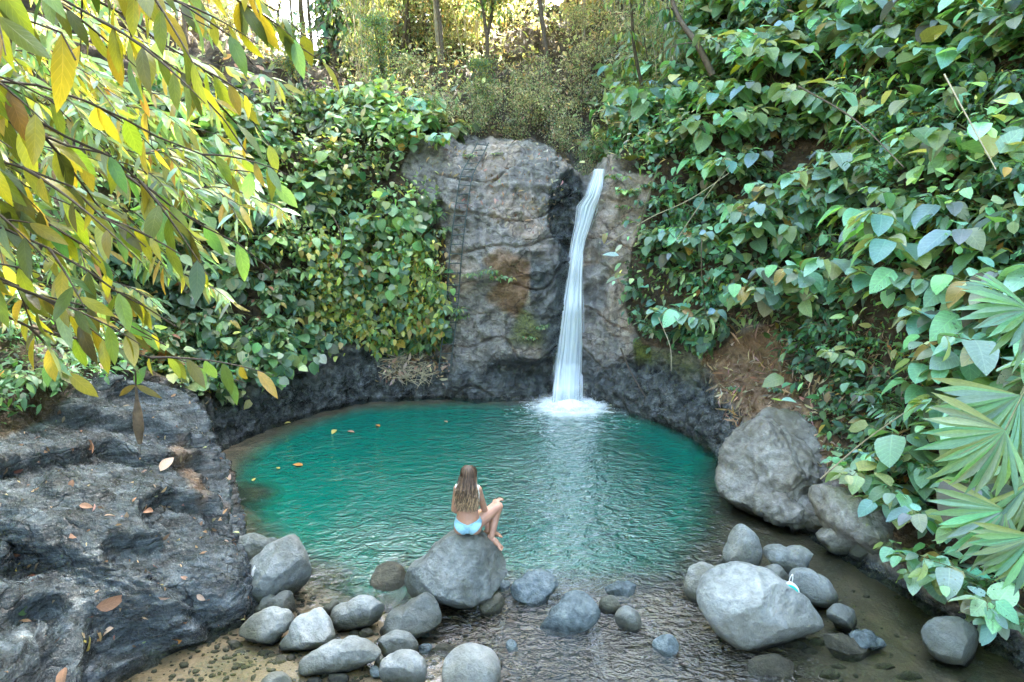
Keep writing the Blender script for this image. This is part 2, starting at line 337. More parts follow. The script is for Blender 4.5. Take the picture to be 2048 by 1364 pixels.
# ------------------------------------------------------------------ terrain of the gorge
# each station: shoreline point, outward unit direction, then (offset, height) at every level from under water to far up the hill
def sta(x, y, dx, dy, prof):
    l = math.hypot(dx, dy); return [(x+dx/l*o, y+dy/l*o, z) for o, z in prof]
ST_ = [
 sta(-3.6, -14, -1, 0.0, [(-.5, -1), (0, 0), (.3, .5), (.9, 1.0), (2.0, 1.6), (3.0, 2.8), (4.4, 5.2), (6.5, 8.5), (10, 13), (20, 20)]),
 sta(-3.6, -1.5, -1, 0.0, [(-.5, -1), (0, 0), (.3, .5), (.9, 1.0), (2.0, 1.6), (3.0, 2.8), (4.4, 5.2), (6.5, 8.5), (10, 13), (20, 20)]),
 sta(-4.0, 3.2, -1, 0.1, [(-.5, -1), (0, 0), (.3, .5), (.9, 1.0), (2.0, 1.6), (3.0, 2.8), (4.4, 5.2), (6.5, 8.5), (10, 13), (20, 20)]),
 sta(-4.35, 5.7, -1, 0.3, [(-.4, -.6), (0, 0), (.35, .45), (.9, .85), (2.0, 1.45), (3.2, 2.6), (4.6, 5), (6.5, 8.5), (10, 13), (20, 20)]),
 sta(-3.15, 6.9, -1, -.1, [(-.4, -.6), (0, 0), (.35, .32), (.95, .65), (2.6, 1.4), (4.2, 2.6), (5.6, 5), (7.5, 8.5), (11, 13), (21, 20)]),
 sta(-3.55, 7.8, -1, 0.05, [(-.3, -.8), (0, 0), (.25, .55), (.9, .95), (2.3, 1.6), (3.9, 2.7), (5.3, 5), (7.5, 8.5), (11, 13), (21, 20)]),
 sta(-4.15, 8.8, -1, 0.1, [(-.3, -1), (0, 0), (.15, .6), (.6, 1.1), (1.9, 1.7), (3.2, 2.8), (4.7, 5), (7, 8.5), (11, 13), (21, 20)]),
 sta(-4.9, 10.0, -1, .15, [(-.3, -1.2), (0, 0), (.1, .6), (.4, 1.2), (1.5, 1.8), (2.6, 2.9), (4.0, 5), (6.3, 8.5), (10, 13), (20, 20)]),
 sta(-5.45, 11.3, -1, .4, [(-.3, -1.2), (0, 0), (.15, .55), (.5, 1.15), (1.2, 2.0), (2.1, 3.2), (3.2, 5.2), (5.3, 8.3), (9, 12.5), (19, 19)]),
 sta(-4.7, 12.7, -.8, 1, [(-.3, -1.2), (0, 0), (.15, .55), (.5, 1.15), (.75, 2.4), (1.1, 3.8), (1.9, 5.5), (4.5, 7.4), (10, 9.5), (24, 13)]),
 sta(-3.5, 13.8, -.35, 1, [(-.3, -1.2), (0, 0), (.12, .5), (.45, 1.0), (.65, 2.2), (.95, 3.7), (1.7, 5.3), (4.5, 6.7), (10, 8.2), (24, 12)]),
 sta(-1.9, 14.15, -.1, 1, [(-.3, -1.2), (0, 0), (.15, .5), (.5, .95), (.7, 2.1), (1.0, 3.7), (1.8, 5.2), (4.5, 5.9), (10, 8.0), (24, 10.8)]),
 sta(-0.9, 14.1, 0, 1, [(-.3, -1.2), (0, 0), (.1, .5), (.22, .95), (.4, 2.1), (.75, 3.7), (1.7, 5.15), (4.5, 5.6), (10, 8.2), (24, 11.4)]),
 sta(0.5, 14.05, 0, 1, [(-.3, -1.2), (0, 0), (.15, .5), (.2, .95), (.4, 2.1), (.7, 3.6), (1.6, 5.05), (4.5, 5.4), (10, 8.2), (24, 11.8)]),
 sta(1.35, 14.15, 0, 1, [(-.3, -1.2), (0, 0), (.15, .5), (.25, .95), (.45, 2.1), (.75, 3.5), (1.4, 4.70), (4.5, 5.1), (10, 8.2), (24, 11.8)]),
 sta(2.0, 13.95, .1, 1, [(-.3, -1.2), (0, 0), (.2, .5), (.35, .95), (.6, 2.1), (.9, 3.5), (1.5, 4.66), (4.5, 5.2), (10, 8.8), (24, 12.5)]),
 sta(2.8, 13.0, .6, 1, [(-.3, -1.2), (0, 0), (.2, .45), (.8, .85), (1.1, 2.0), (1.5, 3.7), (2.2, 5.5), (4.6, 7.6), (9, 10.8), (22, 15)]),
 sta(3.6, 12.0, 1, .45, [(-.3, -1.2), (0, 0), (.25, .45), (.7, .9), (1.2, 2.0), (1.8, 3.6), (2.8, 5.6), (5, 8.6), (9, 13), (20, 20)]),
 sta(3.85, 11.0, 1, .15, [(-.3, -1), (0, 0), (.3, .5), (.8, 1.1), (1.3, 2.1), (1.9, 3.7), (2.8, 5.6), (5, 8.8), (9, 13), (20, 20)]),
 sta(3.75, 10.0, 1, .1, [(-.3, -.6), (0, 0), (.35, .6), (.9, 1.2), (1.5, 2.1), (2.2, 3.7), (3.2, 5.6), (5.3, 8.8), (9, 13), (20, 20)]),
 sta(4.25, 8.8, 1, .35, [(-.3, -.4), (0, 0), (.35, .4), (.8, .9), (1.4, 1.9), (2.1, 3.6), (3.2, 5.6), (5.3, 8.8), (9, 13), (20, 20)]),
 sta(4.75, 7.8, 1, .3, [(-.3, -.3), (0, 0), (.3, .35), (.7, .85), (1.3, 1.9), (1.9, 3.6), (3.0, 5.6), (5.2, 8.8), (9, 13), (20, 20)]),
 sta(5.35, 6.5, 1, .1, [(-.3, -.3), (0, 0), (.3, .3), (.7, .8), (1.2, 1.9), (1.8, 3.6), (2.8, 5.6), (5, 8.8), (9, 13), (20, 20)]),
 sta(5.9, 3.5, 1, 0, [(-.3, -.3), (0, 0), (.3, .3), (.7, .8), (1.2, 1.9), (1.9, 3.6), (3, 5.6), (5, 8.8), (9, 13), (20, 20)]),
 sta(6.2, -1.5, 1, 0, [(-.3, -.3), (0, 0), (.3, .3), (.7, .8), (1.2, 1.9), (1.9, 3.6), (3, 5.6), (5, 8.8), (9, 13), (20, 20)]),
 sta(6.2, -14, 1, 0, [(-.3, -.3), (0, 0), (.3, .3), (.7, .8), (1.2, 1.9), (1.9, 3.6), (3, 5.6), (5, 8.8), (9, 13), (20, 20)]),
]
CG = np.array(ST_)
SHORE = CG[:, 1, :2]
def catmull(P, n, axis=0):
    """resample control array along an axis, n samples spaced evenly in control-point chord length"""
    P = np.moveaxis(P, axis, 0); k = len(P)
    return P, k
def cr_eval(P, t):
    k = len(P); i = np.clip(np.floor(t).astype(int), 0, k-2); f = (t-i).reshape((-1,)+(1,)*(P.ndim-1))
    g = lambda j: P[np.clip(j, 0, k-1)]
    p0, p1, p2, p3 = g(i-1), g(i), g(i+1), g(i+2)
    return 0.5*((2*p1)+(-p0+p2)*f+(2*p0-5*p1+4*p2-p3)*f*f+(-p0+3*p1-3*p2+p3)*f**3)
def even_t(lens, n):
    c = np.concatenate(([0], np.cumsum(lens))); return np.interp(np.linspace(0, c[-1], n), c, np.arange(len(c)))
NS, NT = 1250, 400
lensS = np.linalg.norm(np.diff(CG[:, 4], axis=0), axis=1)*np.where(CG[:-1, 4, 1] > 4, 1.0, 0.12)*np.where(CG[:-1, 4, 1] > 11.5, 1.5, 1.0)
tS = even_t(lensS, NS)
tT = even_t(np.array([.8, .9, 1.0, 1.6, 2.2, 2.6, 2.4, 2.4, 2.6]), NT)
g1 = cr_eval(CG, tS)                                           # NS x 10 x 3
g2 = np.moveaxis(cr_eval(np.moveaxis(g1, 1, 0), tT), 0, 1)     # NS x NT x 3
def gnormal(Gd):
    a = np.gradient(Gd, axis=0); c = np.gradient(Gd, axis=1); n = nrmz(np.cross(a, c))
    return n
TN = gnormal(g2)
# make sure the normal looks into the gorge / upwards
if TN[NS//2, NT//3, 1] > 0: TN = -TN
base = g2.copy(); pr = project(base)
X, Y_, Z_ = base[..., 0], base[..., 1], base[..., 2]
inb = lambda poly: inpoly(pr[..., 0], pr[..., 1], poly).astype(float)
# zones, decided on the undisplaced surface
az_ = base[..., 0]/np.maximum(base[..., 1], 1); nt_ = smooth(-.375, -.335, az_)*smooth(-.235, -.275, az_)*smooth(16.5, 21, base[..., 1])
base[..., 2] = base[..., 2]*(1-nt_)+np.minimum(base[..., 2], CAM_H+base[..., 1]*0.088)*nt_; Z_ = base[..., 2]
leftbank = smooth(-2.2, -3.0, X)*smooth(12.0, 10.6, Y_)*smooth(2.7, 2.0, Z_)
backcliff = smooth(-1.9, -1.5, X)*smooth(3.1, 2.4, X)*smooth(12.8, 13.4, Y_)
amp = np.zeros_like(X)
N1 = fbm(base*0.55, 4); N2 = fbm(base*1.9+5, 5, True); N3 = fbm(base*np.array((1.6, 2.6, 6.5))*1.1+9, 4, True)
N4 = fbm(base*6.0+3, 4)
hill = smooth(5.0, 7.5, Z_)
wb_ = smooth(1.5, .7, Z_)*smooth(9.5, 11, Y_)
disp = N1*0.30 + N2*0.15 + N4*0.035 + wb_*(0.16*fbm(base*3.1+7, 4, True)+.05*fbm(base*9, 2, True))
def blur0(A, k):
    for _ in range(k): A = (A+np.roll(A, 1, 0)+np.roll(A, -1, 0)+np.roll(A, 1, 1)+np.roll(A, -1, 1))/5
    return A
# slate on the left bank: tilted sheets with steps
q = base@np.array((0.55, -0.25, 0.80)); q2 = q*3.4+fbm(base*0.7, 3)*0.8; stp = (q2-np.floor(q2)); stp = smooth(0.0, 0.75, stp)*(1-smooth(0.9, 1.0, stp))
q3 = base@np.array((0.35, 0.5, 0.6))*13+fbm(base*1.4+4, 3)*1.0; stp3 = smooth(0, .8, q3-np.floor(q3))*(1-smooth(.9, 1.0, q3-np.floor(q3)))
d_left = N1*0.22+N3*0.05+stp*0.26+stp3*0.05+N4*0.025-0.08
disp = disp*(1-leftbank)+d_left*leftbank
# back cliff: broad blocks and cracks
v1 = base*np.array((0.75, 0.6, 1.1)); blk = np.floor(v1[..., 2]*1.1+fbm(base*0.5, 2)*0.9); 
qb = (v1[..., 2]*1.1+fbm(base*0.5, 2)*0.9); fb = qb-blk; crack = np.exp(-((fb-0.02)/0.035)**2)
d_back = N1*0.24+N2*0.16+0.10*fbm(base*np.array((2.2, 1.5, 1.2))+31, 4, True)+perlin(np.stack((X*0.6+blk*3.7, blk*2.1, X*0), -1))*0.12-crack*0.10+N4*0.03
disp = disp*(1-backcliff)+d_back*backcliff
# the hollow at the foot of the cliff and the channel of the falls
hol = np.exp(-(((X-0.35)/0.75)**2+((Z_-0.55)/0.20)**2)); disp -= 0.45*hol*backcliff
chn = np.exp(-((X-(1.45+0.13*(Z_-2.5)))/0.33)**2)*smooth(12.8, 13.5, Y_); disp -= 0.28*chn*smooth(5.6, 4.6, Z_)+0.05*chn
# boulderly wet base right of the falls
wetb = smooth(1.7, 2.0, X)*smooth(1.5, 0.6, Z_)*smooth(9.5, 11.0, Y_); disp += wetb*(0.30*fbm(base*1.7+21, 4, True))
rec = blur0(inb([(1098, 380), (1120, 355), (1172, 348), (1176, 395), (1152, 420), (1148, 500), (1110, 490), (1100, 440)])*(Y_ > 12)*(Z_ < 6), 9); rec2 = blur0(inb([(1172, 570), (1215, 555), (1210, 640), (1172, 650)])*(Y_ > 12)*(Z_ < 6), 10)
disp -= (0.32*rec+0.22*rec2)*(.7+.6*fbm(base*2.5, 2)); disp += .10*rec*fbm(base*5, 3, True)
shore_f = smooth(-0.2, 0.15, Z_)
disp *= 0.35+0.65*shore_f
disp *= 1+hill*1.2
TP = base+TN*disp[..., None]
TN = gnormal(TP)
if TN[NS//2, NT//3, 1] > 0: TN = -TN
pr = project(TP); X, Y_, Z_ = TP[..., 0], TP[..., 1], TP[..., 2]
# polygons in the picture that show bare rock; everything else carries plants
P_CLIFF = [(835, 270), (1070, 280), (1215, 338), (1310, 352), (1290, 430), (1262, 500), (1252, 620), (1285, 690), (1380, 705), (1440, 700), (1500, 640), (1560, 660), (1600, 800), (1700, 900), (1700, 1000), (1760, 1130), (1850, 1230), (1500, 1150), (1300, 900), (1200, 840), (430, 930), (440, 780), (560, 705), (700, 690), (880, 700), (900, 640), (890, 470), (860, 400), (800, 340)]
P_BANK = [(-4000, 900), (0, 880), (90, 840), (190, 740), (290, 750), (430, 800), (560, 1400), (-200, 2600), (-4000, 2600)]
P_WALL = [(400, 250), (780, 280), (830, 350), (905, 470), (905, 690), (700, 690), (560, 705), (430, 780), (390, 600)]
bare = np.maximum(inb(P_CLIFF)*(Y_ > 7)*(X > -6)*(Z_ < 7), inpoly(pr[..., 0], pr[..., 1], P_BANK)*(Z_ < 2.3)*(X < 0))
bare = np.maximum(bare, (Z_ < 0.35)*1.0)
stream = smooth(2.0, 1.3, np.abs(X-0.7))*smooth(14.6, 15.2, Y_)*smooth(21, 19, Y_)
bare = np.maximum(bare, stream*(Y_ < 17.5))
def blur(A, k):
    for _ in range(k):
        A = (A+np.roll(A, 1, 0)+np.roll(A, -1, 0)+np.roll(A, 1, 1)+np.roll(A, -1, 1))/5
    return A
bare_s = blur(bare.astype(float), 6)
a_soil = np.clip(1.05-bare_s, 0, 1)
rs = smooth(3.0, 3.6, X)*smooth(14, 13, Y_)*smooth(.5, .9, Z_)
a_soil = np.maximum(a_soil, rs*0.0)
inb3 = lambda poly: blur(inpoly(pr[..., 0], pr[..., 1], poly).astype(float)*(Y_ > 12)*(Z_ < 6), 4)
a_wet = np.maximum(smooth(1.35, 0.6, Z_+0.35*fbm(TP*1.1, 3))*(1-0.22*backcliff)*smooth(-6.5, -5.5, X)*smooth(9.6, 10.8, Y_), smooth(0.16, 0.02, Z_))
a_wet = np.maximum(a_wet, 0.9*np.exp(-((X-(1.15+0.13*(Z_-2.5)))/0.42)**2)*smooth(13, 13.5, Y_)*smooth(5.2, 4.2, Z_))
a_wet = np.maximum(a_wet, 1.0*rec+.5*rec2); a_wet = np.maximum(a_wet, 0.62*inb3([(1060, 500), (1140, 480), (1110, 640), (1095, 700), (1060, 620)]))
strk = smooth(.05, .45, fbm(TP*np.array((3.2, .4, .22))+17, 3))*backcliff; a_wet = np.maximum(a_wet, .42*strk)
a_slate = leftbank
a_tan = 0.75*backcliff*smooth(-0.6, 0.8, Z_)*smooth(-.25, .45, fbm(TP*0.9+2, 3)-0.05)
inb2 = lambda poly: blur(inpoly(pr[..., 0], pr[..., 1], poly).astype(float)*(Z_ < 7), 14)
a_tan = np.maximum(a_tan, 0.8*smooth(1.9, 2.2, X)*smooth(12, 13, Y_)*smooth(1.3, 1.9, Z_))
a_brown = np.maximum(.8*inb2([(955, 520), (1000, 490), (1060, 520), (1060, 580), (1040, 640), (960, 600), (1000, 560)]), 0)
a_brown = np.maximum(a_brown, inb2([(1400, 690), (1560, 640), (1640, 760), (1720, 900), (1700, 1000), (1600, 850), (1480, 840), (1450, 900), (1400, 760)]))
a_brown = np.maximum(a_brown, 0.75*inb2([(330, 880), (370, 900), (440, 1030), (425, 1060), (370, 960)]))
a_moss = np.maximum(inb2([(1265, 680), (1300, 680), (1310, 760), (1275, 760)]), 0.55*inb2([(1290, 690), (1400, 700), (1460, 830), (1440, 900), (1380, 800), (1300, 760)]))
a_moss = np.maximum(a_moss, 0.6*inb2([(1040, 610), (1100, 640), (1100, 700), (1010, 690)]))
ATT = dict(soil=a_soil, wet=np.clip(a_wet, 0, 1), slate=a_slate, tan=a_tan, brown=a_brown, moss=a_moss)
def strip(name, s0, s1):
    me = grid_mesh(name, TP[s0:s1], attrs={k: v[s0:s1] for k, v in ATT.items()})
    o = link(name, me, None, M_TERR); return tag(o, kind='structure')
sidx = lambda st: int(np.argmin(np.abs(tS-st)))
cuts = [0, sidx(8.6), sidx(15.6), NS-1]
strip('left_bank_terrain', cuts[0], cuts[1]+1); strip('cliff', cuts[1], cuts[2]+1); strip('right_bank_terrain', cuts[2], cuts[3]+1)
# area of each terrain cell, for scattering
cell = np.linalg.norm(np.cross(TP[1:, :-1]-TP[:-1, :-1], TP[:-1, 1:]-TP[:-1, :-1]), axis=-1)
cN = TN[:-1, :-1]; cP = TP[:-1, :-1]; cPr = pr[:-1, :-1]; cBare = bare[:-1, :-1]
def scatter(mask, n, rng):
    w = (cell*mask).ravel(); w = w/w.sum(); k = rng.choice(len(w), n, p=w)
    i, j = np.unravel_index(k, cell.shape); u = rng.rand(n, 1); v = rng.rand(n, 1)
    p = TP[i, j]*(1-u)*(1-v)+TP[i+1, j]*u*(1-v)+TP[i, j+1]*(1-u)*v+TP[i+1, j+1]*u*v
    return p, TN[i, j]
def terrain_at(px, py, rad=14):
    d = np.hypot(pr[..., 0]-px, pr[..., 1]-py)+1e3*(pr[..., 2] < 0.5); m = d < max(rad, d.min()+1)
    k = np.where(m, pr[..., 2], 1e9).argmin(); i, j = np.unravel_index(k, d.shape); return TP[i, j], TN[i, j]

# ------------------------------------------------------------------ pool bed
DEEP = [G(*p)[:2] for p in [(455, 960), (520, 1060), (625, 1130), (720, 1200), (830, 1190), (960, 1165), (1060, 1160), (1200, 1160), (1345, 1145), (1410, 1065), (1425, 980), (1430, 915), (1400, 885), (1300, 840), (1200, 812), (900, 805), (720, 815), (600, 850), (500, 900)]]
gx = np.linspace(-9, 9, 361); gy = np.concatenate((np.linspace(-14, -3.2, 30), np.linspace(-3, 16.5, 391)))
BX, BY = np.meshgrid(gx, gy, indexing='ij')
ins = inpoly(BX, BY, DEEP); dd = polydist(BX, BY, DEEP, True)*np.where(ins, 1, -1)
PB = np.stack((BX, BY, BX*0), -1)
bed = -0.09-1.5*smooth(-0.35, 1.6, dd)+0.035*fbm(PB*1.3, 3)+0.012*fbm(PB*7, 3)
sand = np.exp(-(((BX+1.9)/1.5)**2+((BY-5.95)/0.42)**2)); bed += 0.075*sand
M_SAND, nt, out = newmat('river_sand'); b = NB(nt); p = b.n('BsdfPrincipled'); b.l(p.outputs[0], out.inputs[0]); pos = b.n('NewGeometry').outputs['Position']
n1 = b.noise(pos, 2.2, 4, 0.6, 0.3); n2 = b.noise(pos, 60, 4, 0.7); vo = b.n('TexVoronoi'); vo.inputs['Scale'].default_value = 22; b.l(pos, vo.inputs['Vector'])
c = b.ramp(n1, [(0.3, (0.07, 0.06, 0.04)), (0.48, (0.19, 0.135, 0.09)), (0.7, (0.30, 0.22, 0.16))])
c = b.mix(b.ramp(n2, [(0.35, 0.5), (0.6, 0.0)]), c, (0.06, 0.05, 0.035)); c = b.mix(b.math('MULTIPLY', b.attr('mud').outputs['Fac'], 0.9), c, b.ramp(n1, [(.3, (.022, .024, .014)), (.6, (.060, .052, .034)), (.8, (.12, .09, .055))]))
c = b.mix(b.math('MULTIPLY', b.ramp(vo.outputs['Distance'], [(0.2, 0.6), (0.45, 0.0)]), b.ramp(n1, [(0.4, 1.0), (0.6, 0.0)])), c, (0.10, 0.11, 0.09))
b.l(c, p.inputs['Base Color']); p.inputs['Roughness'].default_value = 0.55; b.l(b.bump(n2, 0.5, 0.01, b.bump(vo.outputs['Distance'], 0.3, 0.03)), p.inputs['Normal'])
tag(link('riverbed', grid_mesh('riverbed', np.stack((BX, BY, bed), -1), attrs=dict(mud=np.maximum(smooth(1.9, 3.0, BX), 0.4*smooth(-.6, .4, BX)*(1-smooth(1.6, 2.4, BX)*.0)))), None, M_SAND), kind='structure')

# ------------------------------------------------------------------ water
SUNKEN = [(510, 985, .62, .28), (655, 1150, .45, .2), (800, 1130, .4, .3)]
wx = np.linspace(-9, 9, 241); wy = np.concatenate((np.linspace(-14, -3.2, 12), np.linspace(-3, 16.5, 261))); WX, WY = np.meshgrid(wx, wy, indexing='ij')
wi = inpoly(WX, WY, DEEP); wd = polydist(WX, WY, DEEP, True)*np.where(wi, 1, -1)
turb = smooth(-0.45, 0.95, wd)
for (sx, sy, ra, rb) in SUNKEN:
    g = G(sx, sy); turb = turb*(1-0.78*np.exp(-(((WX-g[0])/(ra*.8))**2+((WY-g[1])/(rb*1.3))**2)))
FB = G(1140, 812)
fr = np.hypot((WX-FB[0])/0.95, (WY-FB[1])/0.75); foam = smooth(1.15, 0.05, fr)*.75
foam2 = smooth(3.2, 0.6, np.hypot((WX-FB[0])/1.0, (WY-FB[1]+0.5)/1.0))*0.35
chop_glint = np.clip(0.22+0.9*np.exp(-((WX-1.0)/(0.8+0.16*(13.8-WY)))**2)+0.45*np.exp(-(((WX+1.8)/1.0)**2+((WY-8.2)/.7)**2)), 0, 1.2)*(1-.75*smooth(-.6, -1.4, WX)*smooth(7.2, 6.6, WY))*(1-.6*smooth(2.6, 3.4, WX)*smooth(9, 8, WY))
rapid_glint = np.exp(-(((WX-0.9)/1.1)**2+((WY-5.9)/1.2)**2))
M_WATER, nt, out = newmat('pool_water'); b = NB(nt); pos = b.n('NewGeometry').outputs['Position']
at = b.attr('turb').outputs['Fac']; af = b.attr('foam').outputs['Fac']; ar = b.attr('rapid_glint').outputs['Fac']
cn = b.noise(pos, 0.5, 3, 0.5)
deepc = b.ramp(at, [(0.15, (0.030, 0.080, 0.058)), (0.5, (0.002, 0.135, 0.095)), (0.95, (0.0002, 0.110, 0.082))])
deepc = b.mix(b.math('MULTIPLY', cn, 0.35), deepc, (0.0005, 0.058, 0.045))
dif = b.n('BsdfDiffuse'); b.l(deepc, dif.inputs[0])
tra = b.n('BsdfTransparent'); tra.inputs[0].default_value = (0.90, 0.93, 0.86, 1)
w1 = b.noise(b.map(pos, (3.6, 6.2, 1), (0, 0, 0.12)), 1.0, 4, 0.55, 1.0); w2 = b.noise(b.map(pos, (11, 17, 1), (0, 0, -0.2)), 1.0, 3, 0.55, 1.0); w3 = b.noise(pos, 16, 3, 0.6, 1.2)
amp_ = b.noise(pos, 0.55, 2, 0.5)
hh = b.math('ADD', b.math('MULTIPLY', w1, 0.75), b.math('MULTIPLY', w2, 0.25)); hh = b.math('ADD', hh, b.math('MULTIPLY', b.math('MULTIPLY', w3, ar), 0.3))
ach = b.attr('chop_glint').outputs['Fac']; hh = b.math('MULTIPLY', b.math('MULTIPLY', hh, ach), b.ramp(amp_, [(0.35, 0.45), (0.62, 1.0)]))
nb = b.bump(hh, 1.0, 0.27)
glo = b.n('BsdfGlossy'); glo.inputs['Roughness'].default_value = 0.03; b.l(nb, glo.inputs['Normal'])
fre = b.n('Fresnel'); fre.inputs[0].default_value = 1.36; b.l(nb, fre.inputs['Normal'])
m1 = b.n('MixShader'); b.l(b.ramp(at, [(0.0, 0.0), (0.30, 0.55), (0.7, 1.0)]), m1.inputs[0]); b.l(tra.outputs[0], m1.inputs[1]); b.l(dif.outputs[0], m1.inputs[2])
m2 = b.n('MixShader'); b.l(b.math('MINIMUM', b.math('MULTIPLY', fre.outputs[0], b.math('ADD', 0.7, b.math('ADD', b.math('MULTIPLY', ach, 4.6), b.math('MULTIPLY', ar, 3.5)))), 0.9), m2.inputs[0]); b.l(m1.outputs[0], m2.inputs[1]); b.l(glo.outputs[0], m2.inputs[2])  # reflection raised past Fresnel by both masks, putting glints into the material
fd = b.n('BsdfDiffuse'); fd.inputs[0].default_value = (0.78, 0.86, 0.88, 1)
fn = b.noise(b.map(pos, (5, 8, 1)), 1.0, 5, 0.7, 0.8); fm = b.ramp(b.math('ADD', b.math('MULTIPLY', af, 1.1), b.math('SUBTRACT', b.math('MULTIPLY', fn, 0.9), 0.45)), [(0.36, 0.0), (0.95, 1.0)])
fm = b.math('MULTIPLY', fm, b.ramp(af, [(0.0, 0.0), (0.3, 1.0)]))
m3 = b.n('MixShader'); b.l(fm, m3.inputs[0]); b.l(m2.outputs[0], m3.inputs[1]); b.l(fd.outputs[0], m3.inputs[2]); b.l(m3.outputs[0], out.inputs[0])
tag(link('water', grid_mesh('water', np.stack((WX, WY, WX*0+0.0), -1), attrs=dict(turb=turb, foam=np.clip(foam+foam2, 0, 1), rapid_glint=rapid_glint, chop_glint=chop_glint)), None, M_WATER), kind='structure')
# ------------------------------------------------------------------ boulders and stones
_ico = {}
def ico(n):
    if n not in _ico:
        import bmesh
        bm = bmesh.new(); bmesh.ops.create_icosphere(bm, subdivisions=n, radius=1.0)
        V = np.array([v.co for v in bm.verts]); F = np.array([[v.index for v in f.verts] for f in bm.faces]); bm.free(); _ico[n] = (V, F)
    return _ico[n]
RIGHT = np.array((1.0, 0, 0)); UP = np.array((0, ST, CT)); FWD = np.array((0, CT, -ST))
def rock(name, outline, label, cat='boulder', mat=None, thick=0.8, sub=5, rough=0.05, facets=4, seed=0, zbot=-0.05, group=None, org=None, sc=1.0, dz=0.0, expo=2.0):
    """outline: points of the stone's silhouette, seen from the front; thick: depth over width"""
    o = np.array(outline, float)
    if org is not None: o = o/sc+np.array(org)
    cen = (o.min(0)+o.max(0))/2; bot = o[o[:, 1].argmax()]
    d = ray(*bot); t = (zbot-CAM_H)/d[2]; dep = t
    C = np.array((0, 0, CAM_H))+ray(*cen)*t; k = t/FPX
    a = (o[:, 0]-cen[0])*k; bb = -(o[:, 1]-cen[1])*k
    ang = np.arctan2(bb, a); r = np.hypot(a, bb); s = np.argsort(ang); ang = ang[s]; r = r[s]
    V, F = ico(sub); th = np.arctan2(V[:, 1], V[:, 0])
    grid = np.linspace(-np.pi, np.pi, 181); rg = np.interp(grid, ang, r, period=2*np.pi)
    for _ in range(2): rg = (np.roll(rg[:-1], 1)+rg[:-1]*2+np.roll(rg[:-1], -1))/4; rg = np.append(rg, rg[0])
    R = np.interp(th, grid, rg); rad = np.hypot(V[:, 0], V[:, 1]); wid = (a.max()-a.min())/2; hei = (bb.max()-bb.min())/2
    tc = thick*min(wid, hei*1.2)
    sq = np.clip(1-np.abs(V[:, 2])**expo, 0, 1)**(1/expo)/np.maximum(rad, 1e-4)
    P = np.stack((V[:, 0]*R*sq, V[:, 1]*R*sq, V[:, 2]*tc), -1)
    rng = np.random.RandomState(seed+11); size = max(wid, hei); rough = rough*1.25
    for _ in range(facets):
        nv = rng.normal(size=3)*np.array((1, 1, .5)); nv[2] = abs(nv[2])+0.9; nv[1] += 0.15; nv /= np.linalg.norm(nv)
        ext = (P@nv).max(); lim = ext*(0.60+0.25*rng.rand()); dd = P@nv-lim
        P = P-np.where(dd > 0, dd*0.92, 0)[:, None]*nv
    nn = nrmz(P); off = rng.rand(3)*40
    dsp = rough*size*(fbm(P/size*1.3+off, 3)*1.0+0.6*fbm(P/size*2.6+off, 4, True)+0.16*fbm(P/size*9+off, 4))
    P = P+nn*dsp[:, None]
    W = P[:, :1]*RIGHT+P[:, 1:2]*UP-P[:, 2:]*FWD
    me = mesh_np(name, W, F.ravel(), np.arange(0, F.size, 3))
    ob = link(name, me, None, mat or M_BOUL); ob.location = tuple(C+np.array((0, 0, dz)))
    return tag(ob, label=label, cat=cat, group=group)
A4 = dict(org=(440, 1050), sc=4.343); A2 = dict(org=(640, 1000), sc=2.695); A5 = dict(org=(1360, 1020), sc=4.548); A8 = dict(org=(1278, 850), sc=2.653)
rock('boulder', [(35, 200), (60, 140), (190, 100), (400, 112), (540, 130), (560, 250), (400, 360), (230, 400), (130, 330), (60, 250)], 'dark flat-topped boulder wedged between the left bank and the tall pointed boulder', seed=1, mat=M_DARKB, thick=.6, **A4)
rb = rock('boulder', [(195, 400), (350, 250), (520, 130), (610, 88), (660, 110), (700, 180), (760, 330), (785, 480), (740, 570), (600, 620), (420, 660), (300, 640), (225, 520)], 'tall pointed grey boulder with a white paint mark at the left pool edge', seed=2, thick=.75, **A4)
rock('stone', [(350, 700), (480, 620), (620, 580), (645, 620), (645, 760), (500, 775), (370, 765), (285, 715)], 'wedge-shaped grey stone between the pointed boulder and the flat oval stone', cat='stone', seed=3, sub=4, **A4)
rock('stone', [(175, 920), (230, 840), (350, 765), (520, 735), (610, 750), (645, 800), (630, 870), (540, 940), (230, 1015), (190, 980)], 'smooth oval grey stone lying beside the foot of the left bank', cat='stone', seed=4, facets=2, **A4)
rock('stone', [(520, 1050), (600, 930), (760, 780), (870, 735), (920, 800), (985, 1000), (930, 1060), (790, 1100), (600, 1090)], 'triangular pale grey stone standing between the two oval stones', cat='stone', seed=5, **A4)
rock('stone', [(960, 830), (1010, 700), (1100, 680), (1350, 660), (1420, 700), (1430, 780), (1330, 850), (1200, 900), (1020, 900)], 'two-toned grey stone with a pale tan right end at the pool edge', cat='stone', seed=6, facets=3, **A4)
rock('stone', [(895, 770), (950, 690), (1000, 645), (1028, 660), (985, 720), (925, 785)], 'narrow upright stone shard behind the triangular stone', cat='stone', seed=7, sub=3, **A4)
rock('stone', [(690, 1260), (720, 1180), (850, 1090), (1050, 1020), (1200, 1000), (1330, 1040), (1400, 1110), (1250, 1210), (1100, 1260), (900, 1300), (760, 1310)], 'long low grey stone with a pitted lower side on the sand', cat='stone', seed=8, rough=.07, **A4)
rock('stone', [(1350, 965), (1420, 890), (1600, 740), (1700, 650), (1780, 595), (1850, 640), (1905, 740), (1915, 840), (1800, 910), (1650, 960), (1480, 1000)], 'slanting slab of stone leaning on the sitting boulder with a dark brown lower face', cat='stone', mat=M_DARKB, seed=9, rough=.04, **A4)
